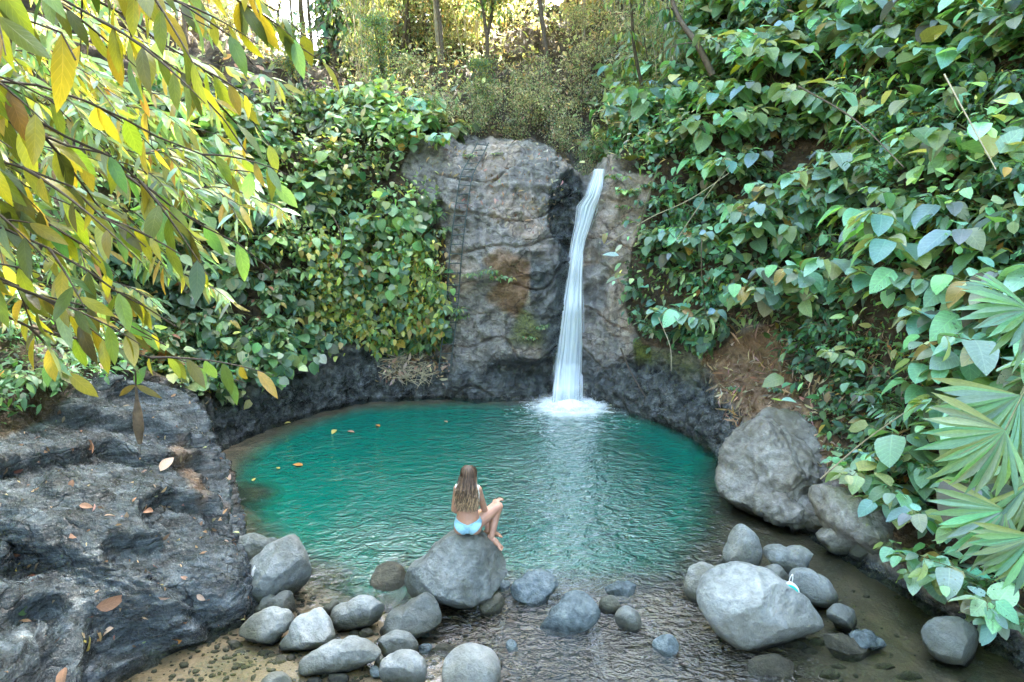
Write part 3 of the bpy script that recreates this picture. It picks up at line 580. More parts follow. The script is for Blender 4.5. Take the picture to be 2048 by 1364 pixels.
rock('stone', [(1370, 1010), (1450, 950), (1560, 925), (1670, 960), (1720, 1040), (1700, 1130), (1550, 1150), (1400, 1110)], 'rounded grey stone stacked behind the square stone at the bottom', cat='stone', seed=10, facets=2, zbot=-.02, **A4)
rock('stone', [(1400, 1180), (1500, 1130), (1690, 1105), (1760, 1160), (1785, 1300), (1740, 1420), (1600, 1450), (1450, 1400)], 'square-topped grey stone with brown stains at the bottom of the picture', cat='stone', seed=11, **A4)
rock('stone', [(350, 1380), (400, 1310), (500, 1285), (590, 1320), (620, 1390), (480, 1470)], 'pale round stone cut by the bottom edge of the picture left of the long stone', cat='stone', seed=12, facets=1, **A4)
for i, (x, y, w, h, lb, mt) in enumerate([
    (945, 1300, 90, 55, 'tiny pale oval pebble touching the lower side of the long stone', None), (1030, 1335, 170, 100, 'small pale blue-grey stone below the long pitted stone', None), (820, 1360, 130, 70, 'small pale stone cut by the bottom edge beside the long stone', None),
    (1385, 1190, 80, 130, 'small grey stone tucked against the left side of the square stone', None), (1780, 1075, 130, 85, 'small shiny wet dark stone right of the rounded stacked stone', M_WET), (1770, 950, 120, 45, 'flat wet glinting stone on the sand below the slanting slab', M_WET),
    (1350, 1280, 110, 100, 'dark wet stone left of the square stone', M_WET), (1385, 1010, 40, 60, 'tiny grey pebble at the tip of the slanting slab', None)]):
    th = np.linspace(0, 2*np.pi, 12, endpoint=False); rr = 1+0.12*np.sin(th*2+i)+0.08*np.cos(th*3+i*2)
    rock('stone', np.stack((x+w/2*rr*np.cos(th), y+h/2*rr*np.sin(th)), -1), lb, cat='stone', mat=mt, seed=20+i, sub=4, facets=2, **A4)
SEAT = rock('boulder', [(432, 460), (440, 430), (470, 390), (560, 320), (640, 230), (720, 178), (770, 160), (850, 172), (910, 222), (960, 262), (1000, 340), (1003, 400), (975, 450), (945, 500), (850, 545), (650, 610), (600, 560), (470, 530)], 'big dark grey boulder the woman sits on at the near edge of the pool', thick=.85, rough=.05, facets=6, mat=M_DARKB, seed=31, sub=6, **A2)
rock('stone', [(860, 590), (920, 520), (960, 500), (995, 540), (985, 590), (920, 630)], 'yellowish wet stone under the right side of the sitting boulder', cat='stone', mat=M_OUT, seed=32, sub=4, **A2)
rock('stone', [(1025, 480), (1090, 420), (1140, 385), (1260, 410), (1283, 450), (1240, 505), (1100, 555), (1040, 520)], 'low wet boulder with a shiny top right of the sitting boulder', cat='stone', mat=M_WET, seed=33, **A2)
rock('stone', [(945, 470), (1000, 435), (1028, 440), (1020, 465), (975, 490)], 'small flat wet stone between the sitting boulder and the shiny wet boulder', cat='stone', mat=M_WET, seed=34, sub=4, **A2)
rock('stone', [(1178, 695), (1230, 630), (1290, 560), (1330, 500), (1420, 492), (1470, 540), (1512, 620), (1450, 690), (1350, 715)], 'flat blue-grey wet rock with a slanting top in the middle of the outflow', cat='stone', mat=M_WET, seed=35, thick=.55, rough=.03, **A2)
rock('stone', [(1535, 480), (1580, 450), (1640, 440), (1715, 472), (1670, 515), (1600, 525)], 'dark oval stone barely above the water, farthest of the outflow stones', cat='stone', mat=M_WET, seed=36, sub=4, **A2)
rock('stone', [(1503, 560), (1540, 520), (1600, 530), (1608, 590), (1560, 615), (1510, 600)], 'small round grey stone just right of the flat blue-grey rock', cat='stone', seed=37, sub=4, facets=2, **A2)
rock('stone', [(1592, 620), (1640, 572), (1690, 588), (1732, 660), (1705, 712), (1660, 700)], 'light grey egg-shaped stone in the outflow below the dark oval stone', cat='stone', seed=38, sub=4, facets=2, **A2)
rock('stone', [(1790, 785), (1850, 733), (1900, 732), (1935, 795), (1880, 840), (1810, 825)], 'lone shiny wet stone in the bright rippling water', cat='stone', mat=M_WET, seed=39, sub=4, **A2)
rock('stone', [(655, 940), (690, 840), (760, 793), (860, 793), (940, 830), (975, 910), (950, 1010), (800, 1060), (680, 1000)], 'large smooth round grey stone at the bottom of the picture right of the square stone', cat='stone', seed=40, facets=2, rough=.025, **A2)
rock('stone', [(1005, 800), (1015, 755), (1060, 790), (1070, 815), (1030, 825)], 'small pointed wet stone in the outflow right of the large round stone', cat='stone', mat=M_WET, seed=41, sub=4, **A2)
G1 = rock('boulder', [(145, 780), (200, 640), (330, 550), (560, 485), (700, 530), (930, 640), (1060, 730), (1200, 880), (1298, 1010), (1290, 1080), (1050, 1165), (850, 1235), (650, 1250), (530, 1235), (400, 1160), (280, 1050), (170, 900)], 'largest smooth pale grey boulder with a turquoise mask lying on it', thick=.8, rough=.03, facets=4, seed=51, sub=6, **A5)
rock('boulder', [(405, 490), (440, 300), (480, 160), (560, 125), (640, 170), (720, 290), (738, 400), (700, 520), (550, 580), (420, 560)], 'upright egg-shaped pale boulder behind the largest grey boulder', seed=52, facets=2, rough=.02, **A5)
rock('boulder', [(735, 335), (800, 325), (980, 360), (1250, 470), (1285, 560), (1200, 640), (1000, 640), (860, 500)], 'slab-like grey boulder with a brown stained edge behind the upright boulder', seed=53, thick=.6, **A5)
rock('boulder', [(1000, 600), (1030, 545), (1100, 530), (1250, 585), (1380, 690), (1427, 790), (1395, 860), (1260, 870), (1150, 820), (1060, 740)], 'smooth potato-shaped boulder touching the right side of the largest boulder', seed=54, facets=2, rough=.02, **A5)
rock('boulder', [(45, 760), (70, 600), (130, 500), (200, 472), (280, 500), (340, 560), (320, 760), (200, 840), (100, 830)], 'bluish grey boulder half hidden behind the left side of the largest boulder', seed=55, facets=2, **A5)
rock('stone', [(1343, 930), (1420, 857), (1520, 880), (1612, 1000), (1585, 1085), (1530, 1110), (1400, 1030)], 'small blocky grey stone right of the largest boulder', cat='stone', seed=56, sub=4, **A5)
rock('stone', [(1540, 1135), (1670, 1098), (1780, 1150), (1885, 1250), (1850, 1280), (1700, 1235)], 'narrow pointed wet stone below the small blocky stone', cat='stone', mat=M_WET, seed=57, sub=4, **A5)
rock('stone', [(1310, 1140), (1420, 1130), (1560, 1180), (1760, 1290), (1650, 1370), (1400, 1330)], 'flat brown stone just under the water right of the largest boulder', cat='stone', mat=M_SUNK, seed=58, zbot=-.12, thick=.4, **A5)
rock('stone', [(760, 545), (850, 495), (950, 560), (1000, 650), (930, 720), (800, 700)], 'pinkish grey stone between the largest boulder and the slab-like boulder', cat='stone', seed=59, sub=4, facets=1, **A5)
rock('stone', [(338, 490), (370, 450), (410, 440), (440, 520), (380, 560)], 'little grey stone at the left foot of the upright boulder', cat='stone', seed=60, sub=4, **A5)
rock('boulder', [(1238, 225), (1320, 170), (1500, 85), (1640, 165), (1665, 255), (1545, 410), (1420, 390), (1310, 315)], 'mottled rough boulder at the water end of the right rock outcrop', mat=M_OUT, seed=61, rough=.07, **A5)
rock('stone', [(1545, 420), (1590, 330), (1700, 320), (1720, 440), (1620, 470)], 'small grey stone right of the mottled boulder on the right bank', cat='stone', seed=62, sub=4, **A5)
rock('boulder', [(1508, 1100), (1560, 1045), (1640, 1028), (1780, 1075), (1835, 1170), (1825, 1250), (1680, 1260), (1540, 1200)], 'dark rounded boulder alone in the shaded water at the lower right', mat=M_DARKB, seed=63, rough=.03, **A8)
rock('rock_outcrop', [(408, 290), (440, 160), (510, 60), (600, 0), (720, -10), (820, 60), (900, 170), (950, 260), (1010, 330), (1090, 420), (1010, 520), (900, 530), (780, 480), (640, 440), (520, 400), (430, 330)], 'large pale rough rock outcrop jutting into the pool from the right bank', cat='rock outcrop', mat=M_OUT, seed=64, rough=.12, facets=5, thick=.8, sub=6, zbot=-.25, **A8)
rock('rock_outcrop', [(860, 480), (900, 400), (1000, 330), (1110, 370), (1170, 470), (1150, 560), (1050, 600), (930, 560)], 'lower pale rock outcrop between the large outcrop and the mottled boulder', cat='rock outcrop', mat=M_OUT, seed=65, rough=.17, facets=5, thick=.8, zbot=-.15, **A8)
rock('rock_outcrop', [(560, 60), (640, -30), (800, -10), (930, 120), (1010, 260), (1060, 380), (960, 420), (780, 300)], 'brownish rock ledge rising behind the large pale outcrop on the right bank', cat='rock outcrop', mat=M_OUT, seed=66, rough=.13, facets=3, thick=.7, zbot=-.1, dz=.1, **A8)
rock('rock_outcrop', [(930, 330), (1040, 340), (1180, 440), (1300, 540), (1400, 640), (1360, 700), (1250, 680), (1120, 600), (980, 500)], 'long low end of the rock ledge slanting down beside the mottled boulder', cat='rock outcrop', mat=M_OUT, seed=68, rough=.13, facets=4, thick=.8, zbot=-.05, **A8)
rock('rock_outcrop', [(640, 380), (720, 350), (900, 430), (960, 520), (900, 560), (760, 500), (660, 450)], 'low rough foot of the pale outcrop touching the shallow water', cat='rock outcrop', mat=M_OUT, seed=67, rough=.2, facets=3, thick=.8, zbot=-.1, **A8)
# sunken stones, seen through the water
SK = [(130, 1045, 135, 85, 4), (175, 1110, 95, 55, 4), (1270, 945, 125, 95, 4), (1165, 945, 95, 60, 4), (530, 1185, 125, 95, 4), (620, 1175, 95, 100, 4), (400, 1120, 150, 70, 4), (270, 1240, 120, 60, 4), (140, 1220, 80, 50, 4), (1950, 1090, 200, 110, 4)]
SL = ['dark green pebble under the water below the smooth oval stone', 'pale green pebble under the water below the smooth oval stone', 'dark green oval pebble under water right of the two-toned stone', 'small dark pebble under water below the two-toned stone', 'dark green pebble on the sand below the triangular stone, left of a pair', 'brown pebble on the sand below the triangular stone, right of a pair', 'flat dark pebble under water left of the triangular stone', 'dark sunken pebble at the bottom left of the sand', 'small sunken pebble near the foot of the left bank', 'flat dark stone on the sand left of the large round stone']
for i, (x, y, w, h, _) in enumerate(SK):
    th = np.linspace(0, 2*np.pi, 10, endpoint=False); rr = 1+0.12*np.sin(th*2+i*1.3)
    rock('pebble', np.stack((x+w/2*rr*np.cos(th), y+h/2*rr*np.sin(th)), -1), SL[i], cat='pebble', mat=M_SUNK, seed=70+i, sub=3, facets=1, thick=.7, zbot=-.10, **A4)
SK2 = [(720, 1300, 290, 150, 'broad dark flat stone under the water at the bottom edge below the largest boulder'), (960, 1160, 100, 70, 'dark sunken stone just below the right end of the largest boulder'), (900, 1210, 90, 60, 'small sunken stone right of the broad flat stone'), (1010, 1330, 120, 60, 'sunken grey-green stone at the bottom edge right of the broad flat stone'), (830, 1180, 150, 60, 'flat sunken stone under the shaded edge of the largest boulder'),
       (1060, 1290, 90, 45, 'small sunken stone under the flat brown stone'), (1300, 1290, 110, 60, 'dim sunken stone left of the dark rounded boulder'), (1420, 1340, 160, 60, 'dark sunken stone at the bottom edge below the dark rounded boulder')]
for i, (x, y, w, h, lb) in enumerate(SK2):
    th = np.linspace(0, 2*np.pi, 10, endpoint=False); rr = 1+0.12*np.sin(th*2+i*1.3)
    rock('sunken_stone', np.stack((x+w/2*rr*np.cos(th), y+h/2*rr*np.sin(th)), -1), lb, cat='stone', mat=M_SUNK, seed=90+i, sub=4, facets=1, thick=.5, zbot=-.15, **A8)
for i, (x, y, w, h, lb) in enumerate([(510, 990, 130, 46, 'brown submerged rock near the left shore of the pool'), (655, 1150, 90, 60, 'submerged rock right of the tall pointed boulder'), (775, 1165, 70, 110, 'greenish submerged rock at the left foot of the sitting boulder')]):
    th = np.linspace(0, 2*np.pi, 14, endpoint=False); rr = 1+0.1*np.sin(th*2+i*1.3)+0.06*np.cos(3*th)
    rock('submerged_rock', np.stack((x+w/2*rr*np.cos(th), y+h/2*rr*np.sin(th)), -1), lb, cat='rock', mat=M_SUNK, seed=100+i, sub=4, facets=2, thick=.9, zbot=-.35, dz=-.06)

rg = np.random.RandomState(44); n_ = 2600; gx_ = rg.uniform(-4.6, 5.2, n_*3); gy_ = rg.uniform(4.8, 7.4, n_*3); w_ = np.exp(-(((gx_+2.2)/2.0)**2))*.9+.12; kp = rg.rand(n_*3) < w_; gx_, gy_ = gx_[kp][:n_], gy_[kp][:n_]; n_ = len(gx_)
ii = np.clip(np.searchsorted(gx, gx_), 0, len(gx)-1); jj = np.clip(np.searchsorted(gy, gy_), 0, len(gy)-1); V, F = ico(1); sz = (.008+.030*rg.rand(n_)**2.5)[:, None]*(.6+.8*rg.rand(n_, 3))*np.array((1.2, 1, .6))
Vg = (V[None]*sz[:, None]*(1+.15*rg.normal(size=(n_, len(V), 1)))+np.stack((gx_, gy_, bed[ii, jj]+.004), -1)[:, None]).reshape(-1, 3); Fg = (F[None]+len(V)*np.arange(n_)[:, None, None]).ravel()
tag(link('gravel', mesh_np('gravel', Vg, Fg, np.arange(0, len(Fg), 3), smooth_=True), None, M_SUNK), kind='stuff')
# ------------------------------------------------------------------ plants
UPZ = np.array((0, 0, 1.0))
def stem_curves(rng, n, length, spread, lean, droop, npt=9, base_r=0.06):
    """arching stems leaning to local +X"""
    out_ = []
    for k in range(n):
        az = rng.normal()*spread; L = length*(0.65+0.5*rng.rand())
        h = np.array((math.cos(az), math.sin(az), 0)); up = 1.0-lean*0.5+0.25*rng.rand()
        t = np.linspace(0, 1, npt)[:, None]
        p = h*(lean*L*t) + UPZ*(L*up*(t*0.9-droop*t*t)) + rng.normal(size=3)*base_r*np.array((1, 1, .3))
        p = p+np.cumsum(rng.normal(size=(npt, 3))*0.012*L, 0); out_.append(p)
    return out_
def stem_leaves(lf, rng, pts, n, L, WL, cols, kind, nseg, t0=0.3, petiole=0.25, down=0.45, upn=0.9, droop=0.3, side=1.0, amt=0.22, twig=None, wav=0.0, fold=0.22, odd=.012):
    t = t0+(1-t0)*(np.arange(n)+rng.rand(n)*0.7)/n; t = np.clip(t, 0, 1)
    x = t*(len(pts)-1); i = np.clip(x.astype(int), 0, len(pts)-2); f = (x-i)[:, None]
    p = pts[i]*(1-f)+pts[i+1]*f; d = nrmz(pts[i+1]-pts[i])
    ang = np.arange(n)*2.4+rng.rand()*6; r = np.stack((np.cos(ang), np.sin(ang), np.zeros(n)), -1)
    a = nrmz(r*side+d*0.55+rng.normal(size=(n, 3))*0.22); Ls = L*(0.6+0.55*rng.rand(n)); Ls[-2:] *= 0.6
    pe = (Ls*petiole)[:, None]; q = p+nrmz(a+UPZ*0.25)*pe
    ax = nrmz(a-UPZ*(down*(0.5+rng.rand(n)))[:, None]); nn = nrmz(UPZ*upn+a*0.45+rng.normal(size=(n, 3))*0.25)
    lf.add(q, ax, nn, Ls, Ls*WL*(0.85+0.3*rng.rand(n)), vary(rng, cols, n, amt, odd), kind, nseg, droop=droop, wav=wav, fold=fold)
    if twig is not None:
        for k in range(n): twig.append((np.stack((p[k], (p[k]+q[k])/2+UPZ*0.01, q[k])), 0.0035+0.002*L))
def make_plant(name, seed, nst, length, L, WL, nl, cols, kind='heart', nseg=4, spread=0.8, lean=0.8, droop=0.35, mat=None, stem=None, t0=0.35, r=0.010, down=0.45, **k):
    rng = np.random.RandomState(seed); lf = LF(rng); tw = []
    sc_ = stem_curves(rng, nst, length, spread, lean, droop)
    for s in sc_:
        tw.append((s, [r, r*0.4])); stem_leaves(lf, rng, s, nl, L, WL, cols, kind, nseg, t0=t0, down=down, twig=tw if L > 0.12 else None, **k)
    V, l, s_ = tube_data(tw, 5)
    return (mesh_np(name+'_stem', V, l, s_), stem or M_STEM, lf.mesh(name+'_leaves'), mat or M_LEAF)
def put(name, proto, loc, rz, sc, label, cat, group, tilt=(0, 0), partnames=('stem', 'leaves')):
    sm, smat, lm, lmat = proto
    if not sm.materials: sm.materials.append(smat)
    if not lm.materials: lm.materials.append(lmat)
    e = empty(name, loc, rz); e.rotation_euler = (tilt[0], tilt[1], rz); e.scale = (sc, sc, sc); tag(e, label, cat, group)
    for nm, me in zip(partnames, (sm, lm)):
        c = bpy.data.objects.new(nm, me); COL.objects.link(c); c.parent = e
    return e
# colours (albedo)
C_PALE = [(0.31, 0.52, 0.41), (0.26, 0.48, 0.37), (0.38, 0.56, 0.38), (0.30, 0.51, 0.45), (0.47, 0.56, 0.29)]
C_MID = [(0.10, 0.22, 0.15), (0.13, 0.27, 0.18), (0.18, 0.32, 0.19), (0.24, 0.33, 0.15)]
C_DARK = [(0.07, 0.19, 0.10), (0.10, 0.25, 0.13), (0.15, 0.29, 0.12)]
C_YG = [(0.32, 0.38, 0.10), (0.40, 0.42, 0.12), (0.22, 0.32, 0.10), (0.45, 0.42, 0.12)]
C_WALL = [(0.15, 0.28, 0.16), (0.22, 0.35, 0.19), (0.29, 0.37, 0.18), (0.07, 0.16, 0.09), (0.27, 0.38, 0.25)]
C_LANCE = [(0.25, 0.28, 0.04), (0.34, 0.34, 0.05), (0.30, 0.31, 0.05), (0.14, 0.20, 0.045), (0.10, 0.22, 0.13), (0.34, 0.33, 0.09), (0.18, 0.31, 0.22), (0.10, 0.13, 0.035)]
C_DRY = [(0.30, 0.20, 0.12), (0.42, 0.31, 0.20), (0.20, 0.12, 0.07), (0.5, 0.40, 0.30)]
C_SUN = [(0.42, 0.45, 0.25), (0.52, 0.50, 0.32), (0.34, 0.43, 0.28), (0.66, 0.62, 0.48), (0.20, 0.30, 0.16)]  # hill leaves paled, sun glare and haze put into the colour
RNG = np.random.RandomState(5)
cpx, cpy, cdep = cPr[..., 0], cPr[..., 1], cPr[..., 2]
cX, cY, cZ = cP[..., 0], cP[..., 1], cP[..., 2]
inview = (cdep > 1)*(cpx > -350)*(cpx < 2400)*(cpy > -350)*(cpy < 1700)
free = 1-cBare
def proj1(p): q = project(np.asarray(p)); return float(q[0]), float(q[1])
ORD = 'first second third fourth fifth sixth seventh eighth ninth tenth eleventh twelfth thirteenth fourteenth fifteenth sixteenth seventeenth eighteenth nineteenth twentieth'.split()
def label_rows(items, noun_of):
    """labels tell look-alikes apart by look, zone and order from the left"""
    rows = {}
    for e in items:
        px, py = proj1(e.location); rows.setdefault((noun_of(e), zone(px, py)), []).append((px, e))
    for (noun, z), L in rows.items():
        L.sort(key=lambda q: q[0])
        for k, (px, e) in enumerate(L):
            if len(L) == 1: e['label'] = noun+' '+z
            elif k == 0: e['label'] = noun+' '+z+', leftmost of its row'
            elif k == len(L)-1: e['label'] = noun+' '+z+', rightmost of its row'
            elif k < 20: e['label'] = noun+' '+z+', '+ORD[k]+' from the left'
            else: e['label'] = noun+' '+z+', crowded at the right'
def zone(px, py):
    if px < 640: h = 'on the left side'
    elif px < 900: h = 'left of the ladder'
    elif px < 1130: h = 'above the cliff top'
    elif px < 1290: h = 'near the falls'
    elif px < 1500: h = 'right of the falls'
    elif px < 1750: h = 'on the right slope'
    else: h = 'by the right edge'
    v = 'at the very top' if py < 90 else 'up high' if py < 260 else 'at mid height' if py < 480 else 'lower down' if py < 720 else 'above the waterline'
    return h+' '+v

# --- shrubs hanging over the right slope
PR = [make_plant('shrub', 100+i, 7, 1.25, 0.34, 0.72, 9, C_PALE if i % 3 else C_PALE[:2]+C_MID[2:], 'heart', 6, mat=M_LEAFH if i in (1, 4) else M_LEAF, wav=0.02) for i in range(6)]
PR += [make_plant('bush', 120+i, 9, 1.0, 0.20, 0.48, 13, C_MID+C_PALE[:1], 'ovate', 4) for i in range(3)]
PR += [make_plant('bush', 130+i, 8, 0.9, 0.13, 0.42, 16, C_DARK+C_MID[:2], 'ovate', 3) for i in range(2)]
PR += [make_plant('bush', 140+i, 8, 1.0, 0.30, 0.24, 12, C_PALE[:2]+C_MID, 'lance', 4, droop=.5) for i in range(2)]
rightmask = inview*free*(cX > 1.9)*(cZ > 0.9)*(cZ < 9.5)*(cY > 3.5)*(cY < 19)*((cpy < 760)+(cpx > 1700))*(cpx > 1290)
# fewer where the picture shows brown hollows
hol_ = inpoly(cpx, cpy, [(1520, 640), (1700, 600), (1880, 640), (1840, 960), (1700, 900), (1560, 800)])
P_, N_ = scatter(rightmask*(1-0.7*hol_), 270, RNG)
RIGHT_SHRUBS = []
order = np.argsort(P_[:, 2])
for k in range(len(P_)):
    p, n = P_[k], N_[k]; px, py = proj1(p); side = px > 1750 and 150 < py < 600
    kd = RNG.choice([0, 1, 2, 3], p=[.56, .22, .10, .12] if not side else [.22, .40, .23, .15]); i = [RNG.randint(6), 6+RNG.randint(3), 9+RNG.randint(2), 11+RNG.randint(2)][kd]
    rz = math.atan2(n[1], n[0])+RNG.normal()*0.5; s = (0.8+0.55*RNG.rand())
    nm, ct = ('broadleaf_shrub', 'shrub') if i < 6 else ('leafy_bush', 'bush')
    e = put(nm, PR[i], p-n*0.12, rz, s, None, ct, 'shrubs hanging over the right bank'); e['k_'] = int(i); RIGHT_SHRUBS.append(e)
# shrubs placed where the photo shows a distinct one
for (px, py, i, s) in [(1330, 250, 0, .8), (1400, 330, 2, 1.0), (1340, 470, 1, .9), (1480, 470, 3, 1.1), (1620, 560, 4, 1.2), (1760, 560, 1, 1.15), (1500, 120, 5, 1.2), (1600, 60, 0, 1.2), (1750, 460, 2, 1.2), (1840, 300, 3, 1.1), (1250, 340, 7, .45), (1360, 590, 6, .55), (1420, 200, 2, 1.0),
                       (1500, 745, 6, .38), (1420, 740, 7, .28), (1740, 960, 5, .9), (1800, 1010, 2, .85), (1840, 1120, 3, .8), (1950, 1180, 4, .9), (1620, 870, 6, .45), (1660, 700, 5, .6), (1900, 980, 0, .9), (2010, 1230, 9, .9), (1560, 720, 6, .4), (1610, 780, 8, .4), (1560, 800, 6, .35), (1640, 830, 7, .4), (1690, 760, 0, .5), (1480, 790, 8, .3), (1690, 860, 6, .5), (1740, 880, 1, .55), (1980, 760, 4, 1.2), (2060, 620, 4, 1.4), (1880, 640, 1, 1.2)]:
    p, n = terrain_at(px+40, py+30); rz = math.atan2(n[1], n[0])+RNG.normal()*0.25
    e = put('broadleaf_shrub' if i < 6 else 'leafy_bush', PR[i], p-n*0.08, rz, s, None, 'shrub' if i < 6 else 'bush', 'shrubs hanging over the right bank'); e['k_'] = i; RIGHT_SHRUBS.append(e)
def noun_r(e):
    i = e['k_']
    return ('pale heart-leaved shrub' if i % 3 else 'mixed green heart-leaved shrub') if i < 6 else 'mid green oval-leaved bush' if i < 9 else 'dark small-leaved bush' if i < 11 else 'narrow long-leaved bush'
label_rows(RIGHT_SHRUBS, noun_r)
# --- undergrowth behind the shrubs (uncountable)
def undergrowth(name, mask, n, L, WL, cols, kind, nseg, off, down, mat, seed, clump=1.3, amt=0.25):
    rng = np.random.RandomState(seed); p, nn = scatter(mask, n, rng)
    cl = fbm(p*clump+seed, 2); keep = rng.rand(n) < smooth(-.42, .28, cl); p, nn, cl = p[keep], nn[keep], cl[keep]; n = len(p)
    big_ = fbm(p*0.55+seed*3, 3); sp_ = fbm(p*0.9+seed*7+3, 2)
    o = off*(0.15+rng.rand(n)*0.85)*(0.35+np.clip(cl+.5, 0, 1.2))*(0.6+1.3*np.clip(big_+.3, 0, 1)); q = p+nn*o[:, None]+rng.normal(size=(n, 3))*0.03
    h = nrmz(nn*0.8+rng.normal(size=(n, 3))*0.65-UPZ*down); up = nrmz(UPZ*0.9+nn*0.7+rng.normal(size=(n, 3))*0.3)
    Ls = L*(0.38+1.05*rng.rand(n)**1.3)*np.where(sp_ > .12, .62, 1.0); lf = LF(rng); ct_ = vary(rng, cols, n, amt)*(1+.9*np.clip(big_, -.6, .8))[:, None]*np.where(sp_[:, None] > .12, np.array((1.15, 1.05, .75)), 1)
    lf.add(q, h, up, Ls, Ls*WL*np.where(sp_ > .12, .6, 1.0), ct_, kind, nseg)
    o = lf.build(name, mat); tag(o, kind='stuff'); return o
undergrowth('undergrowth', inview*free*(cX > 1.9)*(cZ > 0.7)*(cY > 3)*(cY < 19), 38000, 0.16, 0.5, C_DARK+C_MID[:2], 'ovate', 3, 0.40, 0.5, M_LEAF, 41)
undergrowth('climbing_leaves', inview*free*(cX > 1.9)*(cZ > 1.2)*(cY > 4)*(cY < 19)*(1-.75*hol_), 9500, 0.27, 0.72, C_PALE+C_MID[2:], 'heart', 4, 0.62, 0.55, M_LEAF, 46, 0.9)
# --- creeper wall left of the ladder
wallm = inview*free*(cX < -0.9)*(cX > -7.5)*(cY > 11)*(cZ > 0.8)*(cZ < 6.2)*(cY < 17)
P_W2 = [(905, 470), (905, 690), (700, 690), (600, 640), (620, 480), (800, 450)]
w2 = inpoly(cpx, cpy, P_W2)
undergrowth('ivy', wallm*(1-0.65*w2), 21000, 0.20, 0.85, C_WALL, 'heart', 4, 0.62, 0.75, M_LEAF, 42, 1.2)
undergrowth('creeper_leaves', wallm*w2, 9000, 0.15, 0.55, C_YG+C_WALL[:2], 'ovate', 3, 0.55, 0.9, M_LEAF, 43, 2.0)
# --- dark growth on the slope at the far left and the ground cover on the hill
leftm = inview*free*(cX < -4)*(cY < 12.5)*(cZ > 0.8)
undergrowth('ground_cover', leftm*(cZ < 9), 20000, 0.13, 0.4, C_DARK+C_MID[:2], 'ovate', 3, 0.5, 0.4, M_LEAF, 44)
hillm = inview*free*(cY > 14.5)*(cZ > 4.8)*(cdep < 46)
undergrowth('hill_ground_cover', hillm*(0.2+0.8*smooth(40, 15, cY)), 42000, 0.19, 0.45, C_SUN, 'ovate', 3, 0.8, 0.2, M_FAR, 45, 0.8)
# --- plants on the left wall and above it
PL = [make_plant('plant', 200+i, 7, 0.55, 0.19, 0.5, 8, C_WALL[:3]+C_MID[2:], 'ovate', 4, droop=.5) for i in range(3)]
PL += [make_plant('plant', 210+i, 8, 0.6, 0.24, 0.26, 9, C_MID+C_YG[:1], 'lance', 4, droop=.5) for i in range(2)]
PL += [make_plant('plant', 220+i, 8, 0.7, 0.26, 0.8, 7, C_PALE, 'heart', 4, droop=.4) for i in range(2)]
LWP = []
pm, nm_ = scatter(wallm, 110, RNG); pm2, nm2 = scatter(leftm*(cZ < 4.5)*(cY > 5), 34, RNG)
for p, n in zip(np.concatenate((pm, pm2)), np.concatenate((nm_, nm2))):
    i = RNG.randint(5); e = put('leafy_plant', PL[i], p, math.atan2(n[1], n[0])+RNG.normal()*.6, 0.7+0.6*RNG.rand(), None, 'plant', 'plants rooted on the left bank and wall'); e['k_'] = int(i); LWP.append(e)
for (px, py, i, s) in [(1000, 575, 0, .6), (970, 555, 3, .5), (940, 560, 1, .5), (930, 640, 1, .5), (545, 500, 5, 1.0), (590, 560, 0, 1.0), (545, 735, 3, .45), (500, 690, 4, .8), (460, 640, 3, 1.0), (820, 250, 5, 1.5), (860, 285, 6, .9), (800, 225, 6, 1.6), (850, 240, 5, 1.3), (700, 440, 6, .9), (660, 200, 3, 1.5), (480, 250, 5, 1.6), (520, 300, 3, 1.5), (450, 340, 4, 1.3),
                       (1080, 655, 1, .4), (1065, 690, 0, .35), (985, 300, 1, .3), (935, 300, 0, .35), (1225, 350, 0, .6), (1260, 385, 5, .55), (1240, 420, 0, .4)]:
    p, n = terrain_at(px, py); e = put('leafy_plant', PL[i], p-n*.03, math.atan2(n[1], n[0]), s, None, 'plant', 'plants rooted on the left bank and wall' if px < 900 else 'small plants growing on the bare cliff'); e['k_'] = i; LWP.append(e)
label_rows(LWP, lambda e: ('stunted ' if e.scale[0] < .8 else 'vigorous ' if e.scale[0] > 1.1 else '')+('small oval-leaved plant' if e['k_'] < 3 else 'narrow-leaved plant' if e['k_'] < 5 else 'pale heart-leaved plant'))

